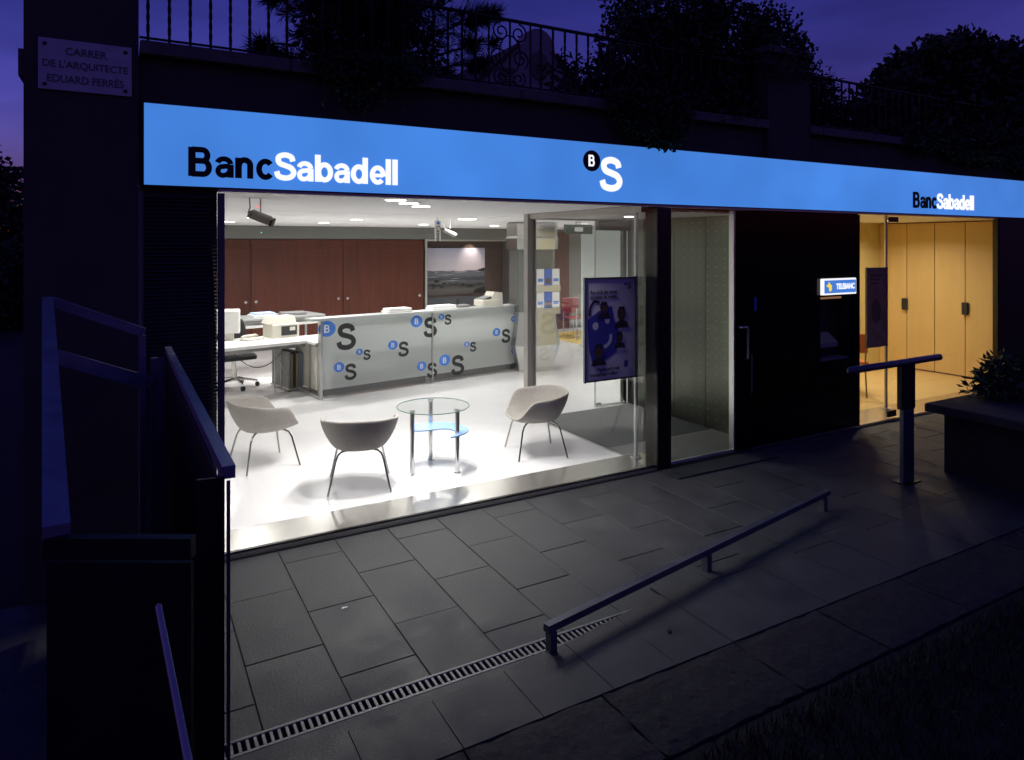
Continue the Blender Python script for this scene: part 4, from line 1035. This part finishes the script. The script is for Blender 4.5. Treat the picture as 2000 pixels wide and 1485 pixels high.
yd = thing("office_desk", "white topped desk at the left of the yellow office", "desk", (8.1, 1.75, FL))
MB().bbox(-.6, .55, -.35, .35, .715, .745, .004).build("desktop", M_white, yd, world=False)
for a_ in (-.55, .5):
    for b_ in (-.3, .3): MB().tube([(a_, b_, 0), (a_, b_, .714)], .02, 8).build("leg", M_darkchrome, yd, world=False)
ym = thing("office_monitor", "pale computer monitor on the yellow office desk", "monitor", (8.25, 1.75, FL + .7455), R(60))
MB().bbox(-.2, .2, -.03, .10, .10, .42, .012).build("case", M_offwhite, ym, world=False)
MB().bbox(-.08, .08, -.02, .10, .0, .099, .008).build("stand", M_offwhite, ym, world=False)
downlight(10.3, 1.45, "warm downlight in front of the maple cupboards", .08, 19, True, group="warm office downlights")
downlight(9.0, 1.55, "warm downlight over the orange chair", .08, 19, True, group="warm office downlights")
downlight(8.0, 1.2, "added warm downlight beside the black wall in the office", .08, 16, True, group="warm office downlights")  # extra lamp added to light the left side of the office

# ================================================================= STAIR GUARD, LEFT FOREGROUND
sgd = thing("stair_guard", "dark steel stair guard with flat rails in the left foreground", "balustrade", (0, -2, 0))
A_, D_ = Vector((-.372, -.40, 1.80)), Vector((-.132, -3.12, 1.475))
B_, C_ = Vector((.120, -.30, 1.470)), Vector((.236, -2.87, 1.470))
MB().beam(D_, A_, .052, .03).build("left_rail", M_guard, sgd)
MB().beam(A_ + Vector((.02, -.02, -.01)), (.09, -.48, 1.60), .03, .05).build("far_rail", M_guard, sgd)
MB().beam((-.335, -.42, 1.49), (.13, -.46, 1.300), .03, .075).build("far_middle_rail", M_guard, sgd)
MB().beam((.085, -.47, 1.585), (.085, -.47, .2), .03, .045).build("far_post", M_guard, sgd)
MB().box(.125, .225, -.42, -.38, .1, 1.44).build("corner_post", M_guard, sgd)
MB().beam(C_ + Vector((.012, 0, 0)), B_ + Vector((.10, .0, 0)), .035, .035).build("right_rail", M_guard, sgd)
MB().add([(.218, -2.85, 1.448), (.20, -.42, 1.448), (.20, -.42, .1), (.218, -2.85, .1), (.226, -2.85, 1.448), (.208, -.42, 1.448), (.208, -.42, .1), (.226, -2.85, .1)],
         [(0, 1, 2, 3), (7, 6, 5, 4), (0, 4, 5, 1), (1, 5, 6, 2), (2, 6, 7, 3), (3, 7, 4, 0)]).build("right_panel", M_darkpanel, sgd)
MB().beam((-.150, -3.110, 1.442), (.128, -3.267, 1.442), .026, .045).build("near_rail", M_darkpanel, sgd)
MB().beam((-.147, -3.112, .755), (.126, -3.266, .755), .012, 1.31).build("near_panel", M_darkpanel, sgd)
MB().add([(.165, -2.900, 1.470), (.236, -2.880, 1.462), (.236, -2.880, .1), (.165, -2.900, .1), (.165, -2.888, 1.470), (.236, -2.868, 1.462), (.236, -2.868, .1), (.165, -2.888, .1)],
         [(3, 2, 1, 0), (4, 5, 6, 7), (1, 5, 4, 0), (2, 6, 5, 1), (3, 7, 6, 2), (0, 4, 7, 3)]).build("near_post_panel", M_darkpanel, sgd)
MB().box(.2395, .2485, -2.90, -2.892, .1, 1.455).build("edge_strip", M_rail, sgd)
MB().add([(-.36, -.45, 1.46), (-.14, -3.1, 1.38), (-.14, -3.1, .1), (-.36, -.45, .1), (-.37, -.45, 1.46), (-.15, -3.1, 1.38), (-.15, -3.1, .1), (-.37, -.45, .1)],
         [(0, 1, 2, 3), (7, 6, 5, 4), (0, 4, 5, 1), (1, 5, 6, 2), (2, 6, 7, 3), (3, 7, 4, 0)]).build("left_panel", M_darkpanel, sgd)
ih = thing("stair_handrail", "slim pale handrail running down beside the stair guard", "handrail", (.1, -3.6, 0))
MB().tube([(.055, -3.40, 1.395), (.055, -3.41, 1.398), (.105, -3.72, 1.17), (.15, -4.1, .93)], [.003, .006, .007, .008], 10).build("rail", mat("pale_worn_steel", (.42, .43, .43), .5, metal=.1, var=.15), ih, smooth=True)
MB().tube([(.15, -4.08, .94), (.15, -4.08, .05)], .012, 10).build("post", M_rail, ih, smooth=True)
ldg = tag(MB().box(-2.5, .9, -7.0, -3.9, -.05, .48).build("landing", M_concrete), kind="structure")

# ================================================================= TERRACE: railing, plants, house
def railing(name, label, x0, x1, y, z0, z1, sp):
    t = thing(name, label, "railing", ((x0 + x1) / 2, y, z0))
    MB().box(x0, x1, y - .018, y + .018, z1, z1 + .018).build("top_rail", M_iron, t)
    MB().box(x0, x1, y - .010, y + .010, z0 + .05, z0 + .062).build("bottom_rail", M_iron, t)
    vs, fs = [], []; ns = 22; hh = z1 - z0
    for i in range(ns + 1):
        v = i / ns; tw = R(540) * max(0, min(1, (v - .15) / .7)); s = .0085
        for k in range(4):
            a = tw + R(45 + 90 * k); vs.append((s * 1.35 * math.cos(a), s * 1.35 * math.sin(a), v * hh))
    for i in range(ns):
        for k in range(4): fs.append((i * 4 + k, i * 4 + (k + 1) % 4, i * 4 + 4 + (k + 1) % 4, i * 4 + 4 + k))
    bm_ = MB().add(vs, fs).mesh("bar", M_iron)
    x = x0 + .05
    while x < x1:
        if not (2.62 < x < 3.02 and name == "iron_railing"): inst("bar", bm_, t, (x - (x0 + x1) / 2, 0, 0))
        x += sp
    return t
r1 = railing("iron_railing", "wrought iron terrace railing with scrollwork above the sign", .075, 5.80, .14, 3.386, 3.98, .125)
railing("iron_railing_section", "shorter wrought iron railing beyond the terrace pillar", 6.46, 10.5, .14, 3.386, 3.98, .14)
def spiral(cx, cz, r, a0, turns, dirn):
    n = int(26 * turns); return [(cx + r * (1 - .78 * i / n) * math.cos(a0 + dirn * 2 * math.pi * turns * i / n), .14, cz + r * (1 - .78 * i / n) * math.sin(a0 + dirn * 2 * math.pi * turns * i / n)) for i in range(n + 1)]
XC = 2.82
for sgn in (-1, 1):
    MB().tube(spiral(XC + sgn * .085, 3.885, .082, R(90 if sgn > 0 else 90), 1.6, -sgn), .007, 6).build("scroll", M_iron, r1, smooth=True)
    MB().tube(spiral(XC + sgn * .10, 3.67, .085, R(-60 if sgn > 0 else 240), 1.5, sgn), .007, 6).build("scroll", M_iron, r1, smooth=True)
    MB().tube(spiral(XC + sgn * .085, 3.50, .07, R(60 if sgn > 0 else 120), 1.4, -sgn), .007, 6).build("scroll", M_iron, r1, smooth=True)
    MB().tube([(XC + sgn * .20, .14, 3.39), (XC + sgn * .20, .14, 3.98)], .008, 6).build("stile", M_iron, r1)
MB().tube([(XC, .14, 3.39), (XC, .14, 3.98)], .009, 6).build("stile", M_iron, r1)
MB().tube([(XC + .10 * math.cos(R(a)), .14, 3.70 + .16 * math.sin(R(a))) for a in range(0, 360, 15)], .006, 6, closed=True).build("oval_ring", M_iron, r1, smooth=True)

hs2 = thing("background_house", "dark gabled house roof seen behind the terrace railing", "house", (9.5, 18, 0))
hx, hy = 10.3, 12.3
AXC = hx + .28
gab = [(hx - 1.75, 3.0), (hx + 1.9, 3.0), (hx + 1.9, 6.55), (AXC + .62, 7.6)] + [(AXC + .56 * math.cos(R(a)), 7.85 + .60 * math.sin(R(a))) for a in range(0, 181, 15)] + [(AXC - .75, 7.75), (hx - 1.75, 6.55)]
MB().prism(gab, hy, hy + .4, 'y').build("gable", M_housewall, hs2)
def slope(xa, za, xb_, zb_):
    v = [(xa, hy - .12, za), (xb_, hy - .12, zb_), (xb_, hy + 6, zb_), (xa, hy + 6, za)]
    MB().add(v + [(x_, y_, z_ + .14) for x_, y_, z_ in v], [(3, 2, 1, 0), (4, 5, 6, 7), (0, 1, 5, 4), (1, 2, 6, 5), (2, 3, 7, 6), (3, 0, 4, 7)]).build("roof", M_roof, hs2)
slope(hx - 2.0, 6.38, AXC - .70, 7.80); slope(AXC + .60, 7.65, hx + 2.15, 6.38)
MB().prism(arc(AXC, 7.35, .30, .42, 0, 345, 22), hy - .06, hy - .005, 'y').build("oval_window", M_coping, hs2)
for k in range(3):
    MB().box(hx - 1.05, hx - .55, hy - .05, hy - .004, 6.75 + .16 * k, 6.84 + .16 * k).build("shutter_slat", M_coping, hs2)
MB().box(hx - 1.6, hx + 1.8, hy + .41, hy + 5.8, 3.3, 6.4).build("wall", M_housewall, hs2)

def leaf(vs, fs, p, d, up, L, W):
    s = d.cross(up)
    if s.length < 1e-5: s = d.orthogonal()
    s.normalize(); o = len(vs)
    vs += [tuple(p), tuple(p + d * L * .5 + s * W), tuple(p + d * L), tuple(p + d * L * .5 - s * W)]; fs.append((o, o + 1, o + 2, o + 3))
def rv(r): 
    while True:
        v = Vector((r.uniform(-1, 1), r.uniform(-1, 1), r.uniform(-1, 1)))
        if .05 < v.length < 1: return v
def crown(blobs, n, L, W, seed, clump=8, spread=.09, droop=.2):
    r = random.Random(seed); vs, fs = [], []
    wts = [b[3] * b[4] * b[5] for b in blobs]
    for _ in range(n // clump):
        b = r.choices(blobs, wts)[0]; v = rv(r); v = v.normalized() * (v.length ** .45) * r.uniform(.82, 1.12)
        c = Vector((b[0] + v.x * b[3], b[1] + v.y * b[4], b[2] + v.z * b[5]))
        for _ in range(clump):
            q = c + rv(r) * spread; d = (rv(r) + v * .5 - Vector((0, 0, droop))).normalized()
            leaf(vs, fs, q, d, rv(r), L * r.uniform(.6, 1.3), W * r.uniform(.7, 1.2))
    return MB().add(vs, fs)
def needles(tips, seed, L=.11, W=.0022, per=46, steps=9):
    r = random.Random(seed); vs, fs = [], []
    for a, b in tips:
        a, b = Vector(a), Vector(b)
        for i in range(steps):
            p = a.lerp(b, (i + .5) / steps); ax = (b - a).normalized()
            for _ in range(per // steps + 1):
                d = (ax * r.uniform(.3, 1.0) + rv(r) * .9).normalized(); leaf(vs, fs, p, d, rv(r), L * r.uniform(.7, 1.2), W)
    return MB().add(vs, fs)
def limbs(paths):
    b = MB()
    for p, r0, r1_ in paths:
        n = len(p); b.tube(p, [r0 + (r1_ - r0) * i / (n - 1) for i in range(n)], 7)
    return b
# pine behind the railing
pt = thing("pine_tree", "dark pine crown rising above the coping left of the scrollwork", "tree", (1.75, .8, 3.3))
rr = random.Random(3); tips = []; lpaths = [([(1.75, .9, 3.3), (1.72, .85, 4.0), (1.8, .8, 4.9)], .06, .03)]
for k in range(230):
    c = Vector((1.72 + rr.gauss(0, .30), .55 + rr.gauss(0, .25), 3.95 + rr.uniform(-.58, .8)))
    if c.x < 1.02 or c.x > 2.5: continue
    d = Vector((c.x - 1.72, c.y - .6, rr.uniform(-.5, .35))).normalized(); tips.append((c, c + d * rr.uniform(.12, .24)))
for s_, e_ in (((2.3, .45, 3.70), (2.72, .30, 3.82)), ((2.25, .4, 3.85), (2.6, .3, 4.0)), ((2.35, .4, 3.6), (2.62, .3, 3.62)), ((1.1, .4, 3.6), (.82, .3, 3.52)), ((1.1, .4, 3.85), (.86, .3, 4.0)), ((1.15, .4, 3.48), (.9, .25, 3.44)), ((2.4, .4, 3.95), (2.75, .3, 4.1))):
    s_, e_ = Vector(s_), Vector(e_); lpaths.append(([tuple(s_), tuple((s_ + e_) / 2 + Vector((0, 0, .02))), tuple(e_)], .012, .004))
    for k in range(7):
        c = s_.lerp(e_, rr.uniform(.3, 1)); tips.append((c, c + (e_ - s_).normalized() * .1 + rv(rr) * .07))
limbs(lpaths).build("trunk", M_bark, pt, smooth=True)
needles(tips, 4, .12, .0030, 90).build("crown", M_needle, pt)
crown([(1.65, .62, 3.95, .45, .28, .62), (1.95, .6, 3.7, .45, .25, .35), (1.75, .6, 4.35, .62, .3, .5)], 14000, .07, .012, 9).build("inner_foliage", M_needle, pt)
# ivy hanging over the coping
def ivy(name, label, strands, seed, blobs, n):
    t = thing(name, label, "ivy", (strands[0][0], -.06, strands[0][1])); r = random.Random(seed); vs, fs = [], []; b = MB()
    for (x, zt, zb) in strands:
        path = []; z = zt; xx = x; k = 0
        while z > zb: path.append((xx, -.062 - .012 * math.sin(k), z)); z -= .035; xx += r.uniform(-.012, .012); k += 1
        if len(path) > 1: b.tube(path, .0025, 5)
        for p in path:
            for _ in range(r.choice((1, 2, 3))):
                leaf(vs, fs, Vector(p), (rv(r) + Vector((0, -.4, -.3))).normalized(), rv(r), r.uniform(.02, .045), r.uniform(.008, .016))
    b.build("stem", M_bark, t); cmesh = MB().add(vs, fs)
    if blobs:
        c = crown(blobs, n, .045, .015, seed + 1, 6, .05); cmesh.add(c.v, c.f)
    cmesh.build("leaves", M_leafd, t); return t
ivy("hanging_ivy", "ivy trailing over the coping below the pine", [(1.22 + .055 * k + rng.uniform(-.02, .02), 3.42, 3.36 - rng.uniform(.05, .38)) for k in range(13)], 21, [(1.55, -.03, 3.38, .42, .10, .09), (1.5, -.05, 3.27, .16, .05, .13)], 2600)
ivy("hanging_creeper", "thick creeper hanging over the coping to the sign top", [(3.72 + .075 * k + rng.uniform(-.02, .02), 3.40, 3.33 - rng.uniform(.05, .30)) for k in range(11)], 22, [(4.25, -.05, 3.28, .42, .10, .22), (4.35, -.05, 3.12, .20, .05, .12), (3.95, -.05, 3.38, .3, .1, .1)], 5200)
# bushes and trees on the terrace
def bush(name, label, cat, base, blobs, n, L, W, seed, trunk_h=.5, spread=.09):
    t = thing(name, label, cat, base); r = random.Random(seed); b0 = Vector(base); paths = []
    top = Vector((sum(q[0] for q in blobs) / len(blobs), sum(q[1] for q in blobs) / len(blobs), sum(q[2] for q in blobs) / len(blobs)))
    fork = b0.lerp(top, .45); paths.append(([tuple(b0), tuple(b0.lerp(fork, .5) + Vector((.02, 0, 0))), tuple(fork)], .045, .03))
    for q in blobs:
        e_ = Vector(q[:3]); paths.append(([tuple(fork), tuple(fork.lerp(e_, .5) + rv(r) * .05), tuple(e_)], .028, .008))
        for _ in range(3): paths.append(([tuple(e_), tuple(e_ + Vector((rv(r).x * q[3], rv(r).y * q[4], rv(r).z * q[5])))], .008, .003))
    limbs(paths).build("trunk", M_bark, t, smooth=True)
    crown(blobs, n, L, W, seed + 1, 8, spread).build("crown", M_leafd, t); return t
bush("climbing_bush", "large dark leafy bush covering the terrace beside the pillar", "bush", (5.1, .7, 3.31),
     [(4.55, .45, 3.95, .52, .32, .50), (5.2, .45, 3.95, .62, .36, .62), (5.75, .45, 4.2, .62, .30, .55), (4.35, .3, 3.55, .55, .32, .28), (5.2, .3, 3.5, .7, .35, .25), (5.0, .6, 4.55, .75, .35, .4), (6.2, .3, 4.35, .40, .3, .35), (6.08, .0, 4.06, .40, .14, .26)], 30000, .055, .020, 31)
bush("twiggy_shrub", "sparse twiggy shrub behind the railing bars", "shrub", (3.75, .5, 3.31),
     [(3.5, .4, 3.62, .22, .15, .2), (3.78, .4, 3.60, .25, .15, .24), (4.05, .4, 3.62, .3, .2, .28)], 1500, .05, .016, 41, spread=.12)
bush("terrace_shrub", "spiky dark shrub behind the shorter railing section", "shrub", (7.0, .5, 3.31),
     [(6.75, .4, 3.55, .28, .2, .25), (7.1, .4, 3.70, .32, .2, .33), (7.5, .4, 3.55, .35, .2, .22), (7.05, .4, 3.95, .15, .12, .2)], 5200, .085, .014, 51, spread=.12)
bush("round_tree", "big round dark tree at the upper right above the sign", "tree", (10.6, 1.2, 3.31),
     [(9.3, .7, 3.9, .75, .5, .55), (10.0, .7, 4.35, .8, .5, .55), (10.9, .8, 4.7, .8, .5, .5), (11.8, .9, 4.6, .8, .5, .6), (10.5, .5, 3.7, 1.3, .4, .55), (11.6, .6, 3.8, 1.2, .4, .6), (9.0, .4, 3.5, .5, .3, .3), (12.6, .9, 4.4, .9, .6, .9)], 52000, .10, .042, 61, spread=.13)
bush("creeping_shrub", "low dark creeper spilling over the wall at the right", "shrub", (9.2, .3, 3.31),
     [(8.6, .0, 3.42, .5, .12, .14), (9.7, -.02, 3.40, .8, .12, .20), (11.2, -.02, 3.40, 1.0, .12, .25)], 9000, .06, .022, 71)
bush("planter_shrub", "small leafy shrub in the masonry planter", "shrub", (7.25, -1.65, .64),
     [(7.0, -1.50, .72, .16, .14, .14), (7.2, -1.55, .86, .20, .18, .18), (7.6, -1.75, .82, .35, .3, .25)], 3600, .075, .016, 81, spread=.08)
# street beyond the pillar
bush("street_tree", "black street tree silhouette at the far left edge", "tree", (-4.4, 20.0, -.08),
     [(-4.1, 20, 4.0, 1.0, 1.2, 1.35), (-5.2, 20, 5.0, 1.4, 1.4, 1.6), (-3.2, 20, 3.0, .9, 1.0, 1.5), (-3.6, 19.5, 2.5, 1.1, 1.2, 1.3), (-5.5, 20, 2.2, 1.6, 1.5, 1.6)], 16000, .20, .08, 91, spread=.25)
bush("street_hedge", "low black hedge beside the street at the far left", "hedge", (-2.6, 17.0, -.08),
     [(-3.3, 17, .9, 1.2, .8, 1.0), (-2.2, 17.5, 1.0, 1.0, .9, 1.2), (-4.4, 16.5, .8, .9, .8, .9)], 12000, .14, .05, 95, spread=.22)
tl = tag(MB().disc((-2.12, 2.52), .05, 15.5, 15.55, 12, 'y').build("tail_light", M_redtail), "tiny red light in the dark street at the far left", "light")

# litter on the paving
lf = MB().add([(-.022, 0, .003), (-.006, -.010, .008), (.016, -.007, .004), (.026, .002, .010), (.012, .011, .005), (-.008, .010, .009)], [(0, 1, 2, 3, 4, 5)])
lf = lf.build("fallen_leaf", mat("dry_dark_leaf", (.035, .022, .014), .8)); lf.location = (2.55, -2.10, .0155); lf.rotation_euler = (0, 0, .6)
tag(lf, "single dark fallen leaf on the apron slabs below the low rail", "leaf")
ps = MB().add([(-.018, -.006, .001), (.016, -.009, .004), (.020, .006, .001), (-.012, .009, .003)], [(0, 1, 2, 3)]).build("paper_scrap", M_paper)
ps.location = (1.10, -.98, .0025); tag(ps, "tiny pale paper scrap on the slabs above the drain", "litter")
